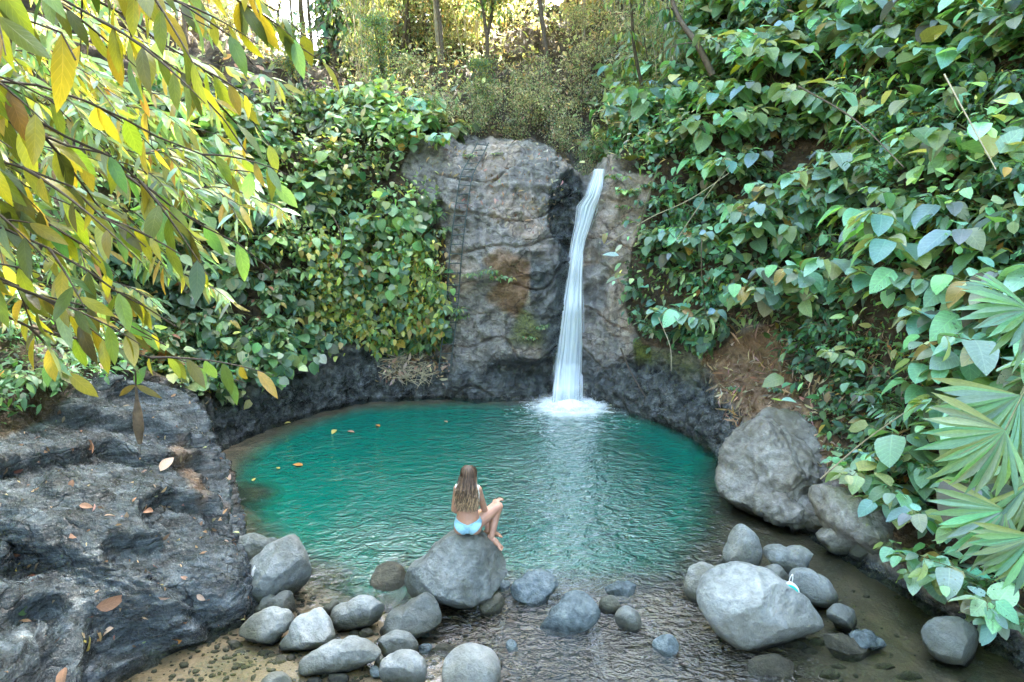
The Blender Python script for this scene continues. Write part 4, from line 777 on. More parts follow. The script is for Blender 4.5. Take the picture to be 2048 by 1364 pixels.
# --- trees
def make_tree(seed, H, crown_z, crown_r, crown_h, nleaf, L, WL, cols, kind='ovate', nseg=2, nst=1, trunk_r=0.16, mat=None, lean=0.06, clumps=26, tuftr=0.5, hang=0.4):
    rng = np.random.RandomState(seed); paths = []; lf = LF(rng); tops = []
    for k in range(nst):
        az = rng.rand()*6.28; l = lean*(1+rng.rand()); n = 10; t = np.linspace(0, 1, n)[:, None]
        base_ = np.array((rng.normal()*.12, rng.normal()*.12, -0.3))*(nst > 1)
        p = base_+np.array((math.cos(az)*l, math.sin(az)*l, 1))*H*t*(0.8+0.2*rng.rand())+np.cumsum(rng.normal(size=(n, 3))*0.02*H*np.array((1, 1, 0)), 0)*0.35
        if nst == 1: p[0] = (0, 0, -0.3)
        paths.append((p, [trunk_r*1.3, trunk_r, trunk_r*0.35])); tops.append(p)
    per = nleaf//clumps
    for c in range(clumps):
        tp = tops[rng.randint(len(tops))]; a = rng.rand()*6.28; zz = crown_z+crown_h*rng.rand(); rr = crown_r*math.sqrt(rng.rand())*math.sqrt(max(0.15, 1-((zz-crown_z)/crown_h*1.6-.75)**2))
        ii = int(np.argmin(np.abs(tp[:, 2]-(zz-rr*0.5)))); o = tp[ii]; e_ = np.array((o[0]+math.cos(a)*rr, o[1]+math.sin(a)*rr, zz))
        b_ = bez(o, (o+e_)/2+UPZ*rr*0.12, e_, 6); paths.append((b_, [trunk_r*0.35, trunk_r*0.08]))
        m = int(per*(0.5+rng.rand())); tr = tuftr*(0.6+0.8*rng.rand())
        q = b_[np.clip((rng.rand(m)**0.5*5).astype(int), 0, 5)]+rng.normal(size=(m, 3))*tr*np.array((1, 1, 0.6))*0.55
        ax = nrmz(rng.normal(size=(m, 3))*0.7+(q-o)*0.5-UPZ*hang); nn = nrmz(UPZ+rng.normal(size=(m, 3))*0.45); Ls = L*(0.6+0.7*rng.rand(m))
        lf.add(q, ax, nn, Ls, Ls*WL, vary(rng, cols, m, 0.22), kind, nseg)
    V, l, s = tube_data(paths, 6)
    return (mesh_np('trunk', V, l, s), M_BARK, lf.mesh('crown'), mat or M_FAR)
TALL = [make_tree(300+i, 15, 7.5, 4.2, 8.5, 5200, 0.42, 0.5, C_MID+C_YG[:2], nst=1, trunk_r=0.085, clumps=46, tuftr=1.5, mat=M_LEAF) for i in range(3)]
SHR = [make_tree(310+i, 3.6, 0.5, 1.5, 3.4, 2600, 0.15, 0.42, C_SUN, nst=5, trunk_r=0.035, clumps=44, tuftr=0.5, lean=.2) for i in range(4)]
SHD = [make_tree(320+i, 5.5, 1.8, 1.4, 4.0, 3600, 0.17, 0.40, C_MID+C_YG[:2], nst=2, trunk_r=0.06, clumps=40, tuftr=0.5, lean=.12) for i in range(2)]
CAN = [make_tree(330+i, 8.0, 1.5, 1.3, 6.5, 2600, 0.26, 0.13, C_SUN+C_YG, 'blade', 2, nst=9, trunk_r=0.022, clumps=60, tuftr=0.5, lean=.10, hang=.9) for i in range(2)]
for q in CAN: q[0].materials.append(M_CANE)
TREES = []
def tree(nm, proto, p, rz, s, cat, grp, kind_, dz=0.0):
    sm, smat, lm, lmat = proto
    if not sm.materials: sm.materials.append(smat)
    if not lm.materials: lm.materials.append(lmat)
    e = empty(nm, p, rz); e.scale = (s, s, s); tag(e, None, cat, grp)
    for n_, me in (('trunk', sm), ('crown', lm)):
        c = bpy.data.objects.new(n_, me); COL.objects.link(c); c.parent = e
    e['k_'] = kind_; TREES.append(e); return e
def hill_at(x, y):
    d = np.hypot(TP[..., 0]-x, TP[..., 1]-y)+np.where(TP[..., 2] < 4.4, 100, 0); i, j = np.unravel_index(d.argmin(), d.shape); return TP[i, j]
rng = np.random.RandomState(77)
# tall forest trees standing back from the rim; crowns added out of view to keep the sun off the pool
for (x, y, s) in [(3.6, 20.0, .72), (1.0, 20.6, .68), (-1.8, 20.6, .7), (5.2, 19.2, .8), (8.5, 7.5, 1.0), (9.5, 10.5, 1.0), (8.6, 13.5, .95), (10.5, 13.5, 1.1), (8.4, 16.5, .9), (11, 17, 1.1), (13.5, 9, 1.1), (14, 14, 1.15), (12, 5, 1.1), (9.5, 3.5, 1.0), (-11, 20, 1.0), (-14, 14, 1.1), (-12, 8, 1.0), (-13, 26, 1.0), (-6, -7, 1.1), (-1.5, -9, 1.15), (3, -8.5, 1.1), (7.5, -6.5, 1.1), (-9, -2, 1.1), (10.5, -1, 1.1), (0.5, -13, 1.2), (-7, -12, 1.2), (7, -12, 1.2)]:
    q = hill_at(x, y); 
    if y < -5: q = np.array((x, y, 0.3 if abs(x) < 5 else 2.2))  # behind the camera, added to block low front light
    tree('shade_tree', TALL[rng.randint(3)], (x, y, q[2]-0.2), rng.rand()*6.28, s, 'tree', 'tall trees added around the gorge to block light', 0)
for (x, y, s) in [(7.6, 6, 1.0), (8.2, 8.5, 1.1), (7.9, 10.8, 1.0), (8.1, 12.6, 1.1), (7.9, 14.8, 1.0), (8.4, 17, 1.1), (9.5, 12, 1.3), (10, 9, 1.3), (10, 15, 1.3), (11.5, 11, 1.3), (11.5, 14, 1.3), (9.5, 18.5, 1.1), (9.6, 6, 1.2), (12, 17, 1.2), (8, 4, 1.1), (13, 12.5, 1.3), (8.4, 13.6, 1.3), (9.2, 14.2, 1.4), (8.8, 11.6, 1.4), (9.4, 13.0, 1.4), (8.6, 15.8, 1.3), (9.6, 16.4, 1.3), (7.4, 13.4, .9), (10.4, 12.6, 1.4), (10.6, 10.4, 1.4), (11.5, 16, 2.0), (12.2, 16.8, 2.0), (11.0, 15.0, 1.8), (12.6, 15.8, 2.0), (10.4, 16.2, 1.6), (9.9, 14.6, 1.7), (5.6, 17.2, 1.1), (6.2, 18.4, 1.2), (6.9, 16.6, 1.2), (7.3, 18.8, 1.3), (7.9, 17.6, 1.3), (6.5, 20, 1.2), (8.6, 19, 1.3), (7.2, 15.2, 1.1), (8.8, 17.6, 1.4), (5.8, 20.9, 1.3), (5.2, 20.2, 1.15), (6.8, 21.6, 1.4), (7.6, 20.4, 1.3)]:
    q = hill_at(x, y); tree('young_tree', SHD[rng.randint(2)], (x, y, q[2]-.2), rng.rand()*6.28, s, 'tree', 'young trees added on the right ridge to block sun', 2)  # added on the unseen ridge to stop sun patches on the pool
pp, nn_ = scatter(hillm*(cY > 15.8)*(cdep < 38)*(np.abs(cX-0.6-(cY-15)*0.05) > 1.1+0*cX)*smooth(60, 14, cY), 110, rng)
for p in pp:
    k = rng.choice(4, p=[.62, .14, .10, .14]); pr_ = [SHR, SHR, SHD, CAN][k]; 
    px, py = proj1(p)
    if px < 700 and rng.rand() < 0.35: k = 2; pr_ = SHD
    if 530 < px < 700 and py < 260 and p[1] > 16: continue
    tree(['sunlit_shrub', 'sunlit_shrub', 'young_tree', 'bamboo'][k], pr_[rng.randint(len(pr_))], p-np.array((0, 0, .1)), rng.rand()*6.28, (0.65+0.6*rng.rand())*(1.15 if p[1] > 23 else .70 if p[1] > 20 else .45), ['shrub', 'shrub', 'tree', 'bamboo'][k], ['sunlit shrubs on the hill behind the falls', '', 'young trees on the hill', 'bamboo clumps on the hill'][k] if k != 1 else 'sunlit shrubs on the hill behind the falls', [1, 1, 2, 3][k])
for (x, y, k, s) in [(-0.8, 21, 2, 1.0), (-3.0, 17.3, 2, .6), (1.2, 17.8, 1, .62), (1.9, 17.4, 1, .5), (0.2, 18.2, 1, .7), (-0.9, 17.6, 1, .6), (2.7, 17.2, 1, .6), (-2.2, 18.5, 1, .8), (0.8, 19.3, 1, .9), (2.0, 20, 1, .9), (3.2, 19, 1, .9), (-1.9, 16.8, 1, .45), (3.6, 21.5, 3, .9), (-3.8, 19, 3, .9), (-4.9, 16.5, 2, .55)]:
    q = hill_at(x, y); pr_ = [None, SHR, SHD, CAN][k]
    tree(['', 'sunlit_shrub', 'young_tree', 'bamboo'][k], pr_[rng.randint(len(pr_))], (x, y, q[2]-.1), rng.rand()*6.28, s*(.62 if y < 20.5 else .85), ['', 'shrub', 'tree', 'bamboo'][k], ['', 'sunlit shrubs on the hill behind the falls', 'young trees on the hill', 'bamboo clumps on the hill'][k], k)
M_PALEB = simple_mat('pale_bark', (0.34, 0.29, 0.22), 0.8, 0.4, 10, 0.5, 0.02)
POLE = [make_tree(340+i, 10, 3.0, 1.3, 7.0, 1500, 0.15, 0.40, C_SUN, nst=1, trunk_r=0.06, clumps=36, tuftr=0.5, lean=.08) for i in range(3)]
for q in POLE: q[0].materials.append(M_PALEB)
for k in range(34):
    x = rng.uniform(-7.5, 7); y = rng.uniform(21, 36); q = hill_at(x, y); ppx = proj1((x, y, q[2]))[0]
    if 540 < ppx < 690 and y > 0: continue
    tree('slim_tree', POLE[k % 3], (x, y, q[2]-.1), rng.rand()*6.28, .8+.5*rng.rand(), 'tree', 'slim pale-trunked trees on the sunlit hill', 4)
SUNT = [make_tree(350+i, 7, 1.2, 2.0, 6.5, 3600, 0.24, 0.42, C_SUN, nst=2, trunk_r=0.06, clumps=44, tuftr=0.7, lean=.08) for i in range(2)]
for k in range(20):
    x = rng.uniform(-10, 8); y = rng.uniform(32, 37); q = hill_at(x, y); ppx = proj1((x, y, q[2]))[0]
    if 520 < ppx < 710: continue
    tree('sunlit_tree', SUNT[k % 2], (x, y, q[2]-.1), rng.rand()*6.28, .75+.45*rng.rand(), 'tree', 'golden sunlit trees at the back of the hill', 5)
label_rows(TREES, lambda e: ('small ' if e.scale[0] < .75 else 'huge ' if e.scale[0] > 1.55 else 'large ' if e.scale[0] > 1.32 else 'big ' if e.scale[0] > 1.12 else '')+['added tall shade tree', 'yellow-green sunlit shrub', 'young tree', 'thin bamboo clump', 'pale-trunked slim tree', 'golden leafy tree'][e['k_']])
# slender trees named in the photo
def slim_tree(nm, pts, r, label, leafpts, cols, L=0.22, WL=.3):
    P3 = np.array([PY(px, py, y) for px, py, y in pts]); pth = cr_eval(P3, np.linspace(0, len(P3)-1, 24))
    e = empty(nm, pth[0]); tag(e, label, 'tree'); o = pth[0]; rg = np.random.RandomState(len(label))
    paths = [(pth-o, [r, r*.45])]; lf = LF(rg)
    for k in range(leafpts):
        t = 0.25+0.75*rg.rand(); s = pth[int(t*23)]-o; a = rg.rand()*6.28; l = .35+.6*rg.rand(); en = s+np.array((math.cos(a)*l, math.sin(a)*l, .1-l*.5))
        b_ = bez(s, (s+en)/2+UPZ*l*.3, en, 6); paths.append((b_, [r*.2, r*.07])); stem_leaves(lf, rg, b_, 11, L, WL, cols, 'lance', 3, t0=.2, down=1.0, petiole=.1)
    V, l_, s_ = tube_data(paths, 6); link('trunk', mesh_np('trunk', V, l_, s_), e, M_BARK); lf.build('crown', M_LEAF, e)
slim_tree('slender_tree', [(1297, 240, 16.2), (1285, 180, 16), (1268, 90, 15.6), (1262, -10, 15.3), (1255, -120, 15)], .05, 'slender dark-stemmed tree with drooping leaves on the rock right of the falls', 26, C_YG+C_MID)
slim_tree('leaning_tree', [(1425, 150, 14.5), (1395, 90, 14.6), (1360, 40, 14.8), (1340, -20, 15), (1325, -150, 15.2)], .07, 'bare leaning tree trunk crossing the top above the right slope', 12, C_MID)
slim_tree('vine_draped_tree', [(672, 175, 21), (668, 110, 21), (664, 40, 21), (660, -40, 21), (655, -200, 21)], .20, 'thick tree draped in green vines right of the white sky gap', 70, C_MID+C_WALL, .24, .6)
for (x, r_, nm, lb) in [(585, .06, 'bare_tree', 'thin bare grey trunk at the left side of the white sky gap'), (605, .13, 'bare_tree', 'thickest pale grey trunk in the middle of the white sky gap'), (620, .08, 'bare_tree', 'leaning pale trunk just right of the thickest one in the sky gap'), (634, .04, 'bare_tree', 'thinnest upright trunk at the right of the sky gap')]:
    slim_tree(nm, [(x+6, 150, 24), (x+4, 100, 24), (x, 50, 24.2), (x-4, 0, 24), (x-6, -150, 24)], r_, lb, 3, C_MID)
# --- overhanging tree with long leaves at the upper left, close to the camera
def hang_tree(nm, trunk, label, tips, L, WL, cols, mat, twigs, nl, seed, kind='lance', nseg=6, down=.7, t0=.35, spreadv=.5):
    rg = np.random.RandomState(seed); e = empty(nm, trunk[0]); tag(e, label, 'tree'); o = np.array(trunk[0], float)
    tp = resample(np.array(trunk, float), 14)-o; tubes('trunk', [(tp, [.16, .12, .07])], M_BARK, e, 10)
    for (px, py, dist) in tips:
        tip = np.array((0, 0, CAM_H))+ray(px, py)*dist-o; zt = min(max(tip[2]+1.0+.6*rg.rand(), tp[0][2]+2), tp[-1][2]); s = np.array([np.interp(zt, tp[:, 2], tp[:, i]) for i in range(3)])
        ln = np.linalg.norm(tip-s); b_ = bez(s, s*.35+tip*.65+UPZ*ln*.16, tip, 22); b_ = b_+np.cumsum(rg.normal(size=b_.shape)*.010*ln, 0)*np.linspace(0, 1, 22)[:, None]
        paths = [(b_, [.013, .003])]; lf = LF(rg)
        def spray(bb, n, sc):
            d = nrmz(np.gradient(bb, axis=0)); t = .12+.88*(np.arange(n)+.5*rg.rand(n))/n; i = np.clip((t*(len(bb)-1)).astype(int), 0, len(bb)-1); p = bb[i]; di = d[i]
            sd = nrmz(np.cross(di, UPZ+1e-3)); sg = np.where(np.arange(n) % 2, 1, -1)[:, None]
            ax = nrmz(di*.6+sd*sg*.75+rg.normal(size=(n, 3))*.32-UPZ*(down*(.5+.8*rg.rand(n)))[:, None]); nn = nrmz(UPZ*.8+sd*sg*.2+rg.normal(size=(n, 3))*.35+np.array((0, -.45, 0)))
            Ls = L*sc*(.65+.5*rg.rand(n)); lf.add(p, ax, nn, Ls, Ls*WL*(.85+.3*rg.rand(n)), vary(rg, cols, n, .22, .01), kind, nseg, droop=.26, fold=.15)
        k0 = int(22*t0); spray(b_[int(22*.72):], nl, 1.0)
        for w in range(twigs):
            k = k0+int((21-k0)*w/twigs); d = nrmz(b_[min(k+1, 21)]-b_[k]); sd = nrmz(np.cross(d, UPZ)); l = (.35+.45*rg.rand())*(1.1-.4*k/21)*(L/.22)**.5
            en = b_[k]+(d*.8+sd*(1 if w % 2 else -1)*(.3+.5*rg.rand())+UPZ*(rg.rand()-.75)*spreadv)*l; tb = bez(b_[k], (b_[k]+en)/2+UPZ*l*.12, en, 8); paths.append((tb, [.007, .002])); spray(tb, nl, .95)
        V, l_, s_ = tube_data(paths, 6); br = link('branch', mesh_np('branch', V, l_, s_), e, M_DSTEM); lf.build('leaves', mat, br)
    return e
tipsA = [(480, 120, 3.0), (600, 130, 3.6), (60, 420, 2.8), (200, 400, 2.9), (340, 620, 3.2), (420, 420, 3.3), (80, 640, 3.0), (300, 700, 3.3), (620, 215, 3.6), (560, 160, 3.0), (370, 240, 2.6), (250, 150, 2.2), (520, 60, 3.2), (150, 260, 2.8), (60, 170, 2.4), (430, 620, 3.6), (320, 460, 2.7), (520, 480, 4.2), (250, 700, 3.0), (560, 330, 4.4), (130, 520, 3.0), (400, 760, 3.9), (450, -20, 2.8)]
hang_tree('overhanging_tree', [(-5.2, 1.6, 1.3), (-4.9, 1.7, 3.6), (-4.3, 1.9, 5.6), (-3.6, 2.1, 8.2)], 'near tree at upper left whose long glossy yellow-green leaves hang into the picture', tipsA[::2], .17, .31, C_LANCE, M_LANCE, 7, 7, 901, down=.95)
hang_tree('overhanging_tree', [(-4.4, .4, 1.3), (-4.2, .6, 3.6), (-3.7, 1.0, 5.6), (-2.8, 1.5, 7.6)], 'nearest tree at upper left with the largest dark and yellow leaves hanging almost straight down', tipsA[1::2], .20, .33, C_LANCE, M_LANCE, 4, 6, 905, down=1.5, spreadv=.9)
tipsB = [(480, 470, 6.5), (560, 420, 6.8), (420, 330, 6.2), (520, 560, 6.6), (300, 350, 5.8), (200, 420, 5.4), (100, 330, 5.2), (440, 640, 6.4), (540, 250, 7.0), (330, 540, 5.8), (40, 220, 5.2), (480, 180, 6.8), (250, 260, 6.0), (600, 350, 7.2), (130, 60, 5.5), (300, 80, 6.2), (30, 480, 5.2), (400, 60, 6.5), (380, 420, 6.3), (220, 560, 6.0), (470, 390, 6.8), (350, 200, 6.0)]
C_B = [(0.28, 0.42, 0.32), (0.32, 0.38, 0.16), (0.20, 0.35, 0.24), (0.38, 0.36, 0.10), (0.30, 0.45, 0.38)]
hang_tree('drooping_tree', [(-8.2, 6.2, 2.6), (-7.9, 6.0, 4.5), (-7.2, 5.9, 7.0), (-6.4, 6.0, 9.2)], 'tree behind it at the left with sprays of narrow pale leaves drooping rightward', tipsB+[(x+40, y-60, d+.5) for x, y, d in tipsB[::2]], .25, .20, C_B, M_LANCE, 12, 12, 902, nseg=4, down=.45, t0=.22)
# ------------------------------------------------------------------ the falls
WF = [(338, 1186, 1214), (348, 1184, 1213), (370, 1176, 1211), (392, 1169, 1206), (412, 1153, 1200), (450, 1149, 1186), (480, 1143, 1174), (505, 1139, 1169), (563, 1129, 1168), (640, 1117, 1169), (720, 1105, 1169), (780, 1099, 1169), (812, 1096, 1170)]
wy_ = np.array([q[0] for q in WF], float); rows_ = np.linspace(338, 812, 90)
wl = np.interp(rows_, wy_, [q[1] for q in WF]); wr = np.interp(rows_, wy_, [q[2] for q in WF])
def near_depth(px, py, rad=16):
    d = np.hypot((pr[..., 0]-px), (pr[..., 1]-py)); m = (d < rad)*(pr[..., 2] > 5)
    return float(np.percentile(TP[..., 1][m], 12)) if m.any() else None
dY = np.array([near_depth((a+c)/2, y) or 14.0 for a, c, y in zip(wl, wr, rows_)])
dY = np.minimum(dY, 15.9); dY[rows_ > 760] = 13.85
for _ in range(8): dY[1:-1] = (dY[:-2]+dY[1:-1]+dY[2:])/3
dY = np.minimum.accumulate(dY)-0.10
M_FALL, nt, out = newmat('falling_water'); b = NB(nt); uv = b.n('UVMap', uv_map='UVMap').outputs[0]; pos = b.n('NewGeometry').outputs['Position']
sep = b.n('SeparateXYZ'); b.l(uv, sep.inputs[0]); uu = sep.outputs[0]; vv_ = sep.outputs[1]
wob = b.noise(b.map(uv, (3, 5, 1)), 1.0, 2, 0.5)
uvw = b.n('CombineXYZ'); b.l(b.math('ADD', b.math('MULTIPLY', uu, 13.0), b.math('MULTIPLY', wob, 3.0)), uvw.inputs[0]); b.l(b.math('MULTIPLY', vv_, 1.7), uvw.inputs[1]); lay = b.attr('layer').outputs['Fac']; b.l(b.math('MULTIPLY', lay, 9.0), uvw.inputs[2])
sn = b.noise(uvw.outputs[0], 1.0, 3, 0.5)
edge = b.math('MULTIPLY', b.ramp(b.math('ADD', uu, b.math('MULTIPLY', b.math('SUBTRACT', sn, 0.5), 0.7)), [(0.02, 0.0), (0.26, 1.0)]), b.ramp(b.math('SUBTRACT', uu, b.math('MULTIPLY', b.math('SUBTRACT', sn, 0.5), 0.6)), [(0.76, 1.0), (0.98, 0.0)]))
al = b.math('MULTIPLY', b.ramp(sn, [(0.28, 0.35), (0.50, 0.72), (0.68, 0.96)]), edge)
p = b.n('BsdfPrincipled'); b.l(b.ramp(sn, [(0.35, (0.66, 0.79, 0.85)), (0.6, (0.86, 0.92, 0.95))]), p.inputs['Base Color']); p.inputs['Roughness'].default_value = 0.35

tl = b.n('BsdfTranslucent'); tl.inputs[0].default_value = (0.85, 0.93, 0.96, 1); mx = b.n('MixShader'); mx.inputs[0].default_value = 0.35; b.l(p.outputs[0], mx.inputs[1]); b.l(tl.outputs[0], mx.inputs[2])
tr = b.n('BsdfTransparent'); m2 = b.n('MixShader'); b.l(al, m2.inputs[0]); b.l(tr.outputs[0], m2.inputs[1]); b.l(mx.outputs[0], m2.inputs[2]); b.l(m2.outputs[0], out.inputs[0])
VV = []; UU = []; LL = []; idxs = []; off = 0; nu = 17
for lay_i, (dyo, sh) in enumerate([(0.10, 1.0), (0.03, .94), (-.05, .82)]):
    g = np.zeros((len(rows_), nu, 3)); u_ = np.linspace(0, 1, nu)
    for r, (y, a, c, Y0) in enumerate(zip(rows_, wl, wr, dY)):
        m = (a+c)/2; h = (c-a)/2*sh*(1.04+.08*r/len(rows_))
        for q in range(nu):
            s = u_[q]*2-1; g[r, q] = PY(m+h*s, y, Y0+dyo-0.10*(1-s*s)*(0.3+0.7*r/len(rows_))+0.02*math.sin(q*1.9+r*.13+lay_i))
    if g[-1, 0, 2] > 0: pass
    id_ = off+np.arange(len(rows_)*nu).reshape(len(rows_), nu); off += id_.size
    idxs.append(np.stack((id_[:-1, :-1], id_[1:, :-1], id_[1:, 1:], id_[:-1, 1:]), -1).reshape(-1)); VV.append(g.reshape(-1, 3))
    UU.append(np.stack(np.meshgrid(np.linspace(0, 1, len(rows_)), u_, indexing='ij')[::-1], -1).reshape(-1, 2)); LL.append(np.full(id_.size, lay_i*.37+.1))
lp_ = np.concatenate(idxs)
me = mesh_np('waterfall', np.concatenate(VV), lp_, np.arange(0, len(lp_), 4), uv=np.concatenate(UU), attrs=dict(layer=np.concatenate(LL)))
tag(link('waterfall', me, None, M_FALL), kind='structure')
# churned foam where it lands
fx, fy = np.meshgrid(np.linspace(-1, 1, 90), np.linspace(-1, 1, 70), indexing='ij'); rr_ = np.hypot(fx, fy)
Pf = np.stack((FB[0]+fx*0.72, FB[1]-.02+fy*0.44, fx*0), -1); hf = 0.13*smooth(0.75, 0.0, rr_)*(0.7+0.6*fbm(Pf*5, 4, True))+0.012*fbm(Pf*9, 3)+.006
Pf[..., 2] = hf
M_FOAM, nt, out = newmat('foam'); b = NB(nt); fp = b.n('NewGeometry').outputs['Position']; p = b.n('BsdfPrincipled'); p.inputs['Base Color'].default_value = (.82, .89, .92, 1); p.inputs['Roughness'].default_value = .6
fn_ = b.noise(fp, 9, 5, .7, .6); b.l(b.bump(fn_, .8, .05), p.inputs['Normal']); fa = b.math('ADD', b.attr('dens').outputs['Fac'], b.math('MULTIPLY', b.math('SUBTRACT', fn_, .5), 1.5)); tr = b.n('BsdfTransparent'); m2 = b.n('MixShader'); b.l(b.ramp(fa, [(.25, 0.0), (.95, 1.0)]), m2.inputs[0]); b.l(tr.outputs[0], m2.inputs[1]); b.l(p.outputs[0], m2.inputs[2]); b.l(m2.outputs[0], out.inputs[0])
tag(link('foam', grid_mesh('foam', Pf, attrs=dict(dens=smooth(1.0, .35, rr_))), None, M_FOAM), kind='stuff')

rg = np.random.RandomState(4); n_ = 900; a_ = rg.rand(n_)*6.28; r_ = np.abs(rg.normal(size=n_))*.45+.1; dp = np.stack((FB[0]+np.cos(a_)*r_, FB[1]-.1+np.sin(a_)*r_*.6-.05, np.abs(rg.normal(size=n_))*.16*np.exp(-r_)+.02), -1)
Vt = np.array([(0, 0, 1), (.9, 0, -.4), (-.5, .8, -.4), (-.5, -.8, -.4)]); Ft = np.array([(0, 1, 2), (0, 2, 3), (0, 3, 1), (1, 3, 2)]); sz = .004+.008*rg.rand(n_)**2
Vd = (dp[:, None]+Vt[None]*sz[:, None, None]).reshape(-1, 3); Fd = (Ft[None]+4*np.arange(n_)[:, None, None]).reshape(-1)
tag(link('spray', mesh_np('spray', Vd, Fd, np.arange(0, len(Fd), 3)), None, simple_mat('spray_drops', (.85, .9, .92), .3, .05)), kind='stuff')

# ------------------------------------------------------------------ ladder up the cliff
M_IRON = simple_mat('dark_green_iron', (0.035, 0.06, 0.06), 0.5, 0.4, 30, 0.2, 0.003)
LP = [(966, 286), (950, 318), (934, 350), (925, 400), (917, 460), (910, 530), (905, 600), (898, 665), (889, 738)]
lc = np.array([PY(x, y, (near_depth(x, y, 12) or 14.6)) for x, y in LP])
ys_ = lc[:, 1].copy(); ys_[1:-1] = (ys_[:-2]+ys_[1:-1]+ys_[2:])/3
lc = np.array([PY(x, y, Y-0.12) for (x, y), Y in zip(LP, ys_)]); lc = resample(cr_eval(lc, np.linspace(0, len(lc)-1, 60)), 80)
lad = empty('ladder', lc[-1], label='thin dark rope-like ladder hanging down the cliff between creepers and bare rock', cat='ladder'); o = lc[-1]
for sgn in (-1, 1):
    tubes('rail', [(lc-o+np.array((sgn*0.125, 0, 0)), .013)], M_IRON, lad, 6)
n_r = 25
for k in range(n_r):
    c_ = lc[int(79*(k+.5)/n_r)]-o; jit = RNG.normal()*.012; tubes('rung', [(np.stack((c_-np.array((.14, 0, jit)), c_+np.array((.14, 0, jit)))), .011)], M_IRON, lad, 5)
# metal railing at the top of the path
rl = empty('railing', PY(590, 200, 17.3), label='dark green metal railing beside the path at the upper left', cat='railing'); o = np.array(rl.location)
for px in (574, 604): tubes('post', [(np.stack((PY(px, 205, 17.3), PY(px, 119, 17.3)))-o, .035)], M_IRON, rl, 8)
tubes('top_rail', [(np.stack((PY(574, 119, 17.3), PY(604, 119, 17.3)))-o, .033)], M_IRON, rl, 8)
for px in (581, 588.5, 596): tubes('bar', [(np.stack((PY(px, 180, 17.3), PY(px, 121, 17.3)))-o, .013)], M_IRON, rl, 6)
tubes('lower_rail', [(np.stack((PY(574, 180, 17.3), PY(604, 180, 17.3)))-o, .02)], M_IRON, rl, 6)

# ------------------------------------------------------------------ vines, canes, roots
def vine(nm, cat, pts, r, mat, label):
    P3 = np.array([terrain_at(px, py, 10)[0]*(1-pull)+np.array((0, 0, CAM_H))*pull for px, py, pull in pts]); P3 = cr_eval(P3, np.linspace(0, len(P3)-1, 16)); o_ = P3[0].copy()
    V, l_, s_ = tube_data([(P3-o_, [r, r*.5])], 5); ob = link(nm, mesh_np(nm, V, l_, s_), None, mat); ob.location = tuple(o_); tag(ob, label, cat)
vine('dry_cane', 'cane', [(1205, 485, .05), (1290, 440, .10), (1370, 395, .14), (1450, 340, .14)], .012, M_CANE, 'long pale dry cane slanting from the rock right of the falls up into the shrubs')
vine('dry_cane', 'cane', [(1350, 470, .12), (1400, 400, .14), (1450, 330, .15)], .010, M_CANE, 'shorter pale dry cane rising steeply through the shrubs above the long slanting cane')
vine('root', 'root', [(1395, 480, .13), (1394, 560, .13), (1404, 640, .12)], .010, M_BARK, 'thin brown root hanging straight down over the brown soil right of the falls')
vine('root', 'root', [(1310, 640, .10), (1330, 690, .10), (1338, 740, .08)], .009, M_CANE, 'thin pale root dangling above the moss-stained rock')
vine('vine', 'vine', [(1590, 180, .16), (1700, 240, .17), (1800, 330, .18)], .016, M_BARK, 'brown woody vine slanting down through the dark gap at the upper right')
vine('vine', 'vine', [(1890, 140, .18), (1920, 220, .18), (1990, 330, .18)], .014, M_CANE, 'pale stem running down at the upper right edge')
vine('vine', 'vine', [(1640, 950, .10), (1720, 880, .12), (1800, 820, .15)], .012, M_CANE, 'long straw-coloured vine crossing the right bank above the large outcrop')
vine('vine', 'vine', [(670, 420, .06), (680, 470, .06), (686, 520, .05)], .014, M_BARK, 'dead grey stick hanging in the middle of the creeper wall')
vine('root', 'root', [(1240, 690, .03), (1250, 740, .03), (1290, 790, .03)], .02, M_DSTEM, 'dark wet root running down the boulders at the right foot of the falls')
vine('vine', 'vine', [(1310, 330, .10), (1290, 400, .10), (1265, 470, .08)], .010, M_STEM, 'green vine hanging over the bare rock right of the top of the falls')
# dead hanging stump-like stem over the left bank
P3 = np.array([PY(272, 770, 6.9), PY(274, 800, 6.9), PY(276, 840, 6.85), PY(280, 888, 6.8)]); o = P3[0].copy()
V, l_, s_ = tube_data([(resample(P3-o, 14), [.010, .018, .05, .055, .02])], 9)
sd = link('dead_stem', mesh_np('dead_stem', V, l_, s_), None, M_BARK); sd.location = tuple(o); tag(sd, 'dark brown dead stem hanging over the left bank below the long leaves', 'stem')
V[:, 2] += 0
top_ = np.array([PY(200, 560, 5.6), PY(250, 640, 6.3), PY(268, 710, 6.8), PY(272, 772, 6.9)])-o
tubes('twig', [(cr_eval(top_, np.linspace(0, 3, 12)), [.008, .01])], M_DSTEM, sd, 6)
lf = LF(np.random.RandomState(3)); nn = np.array((0.1, -.8, .5))
lf.add(np.array([P3[0]-o]*3), np.array([(-1, -.2, -.5), (1, -.2, -.45), (.35, -.1, .7)]), nn, np.array([.24, .28, .22]), np.array([.07, .07, .12]), np.array([(.14, .12, .04), (.17, .15, .03), (.10, .26, .10)]), 'lance', 6)
lf.build('leaf', M_LANCE, sd)

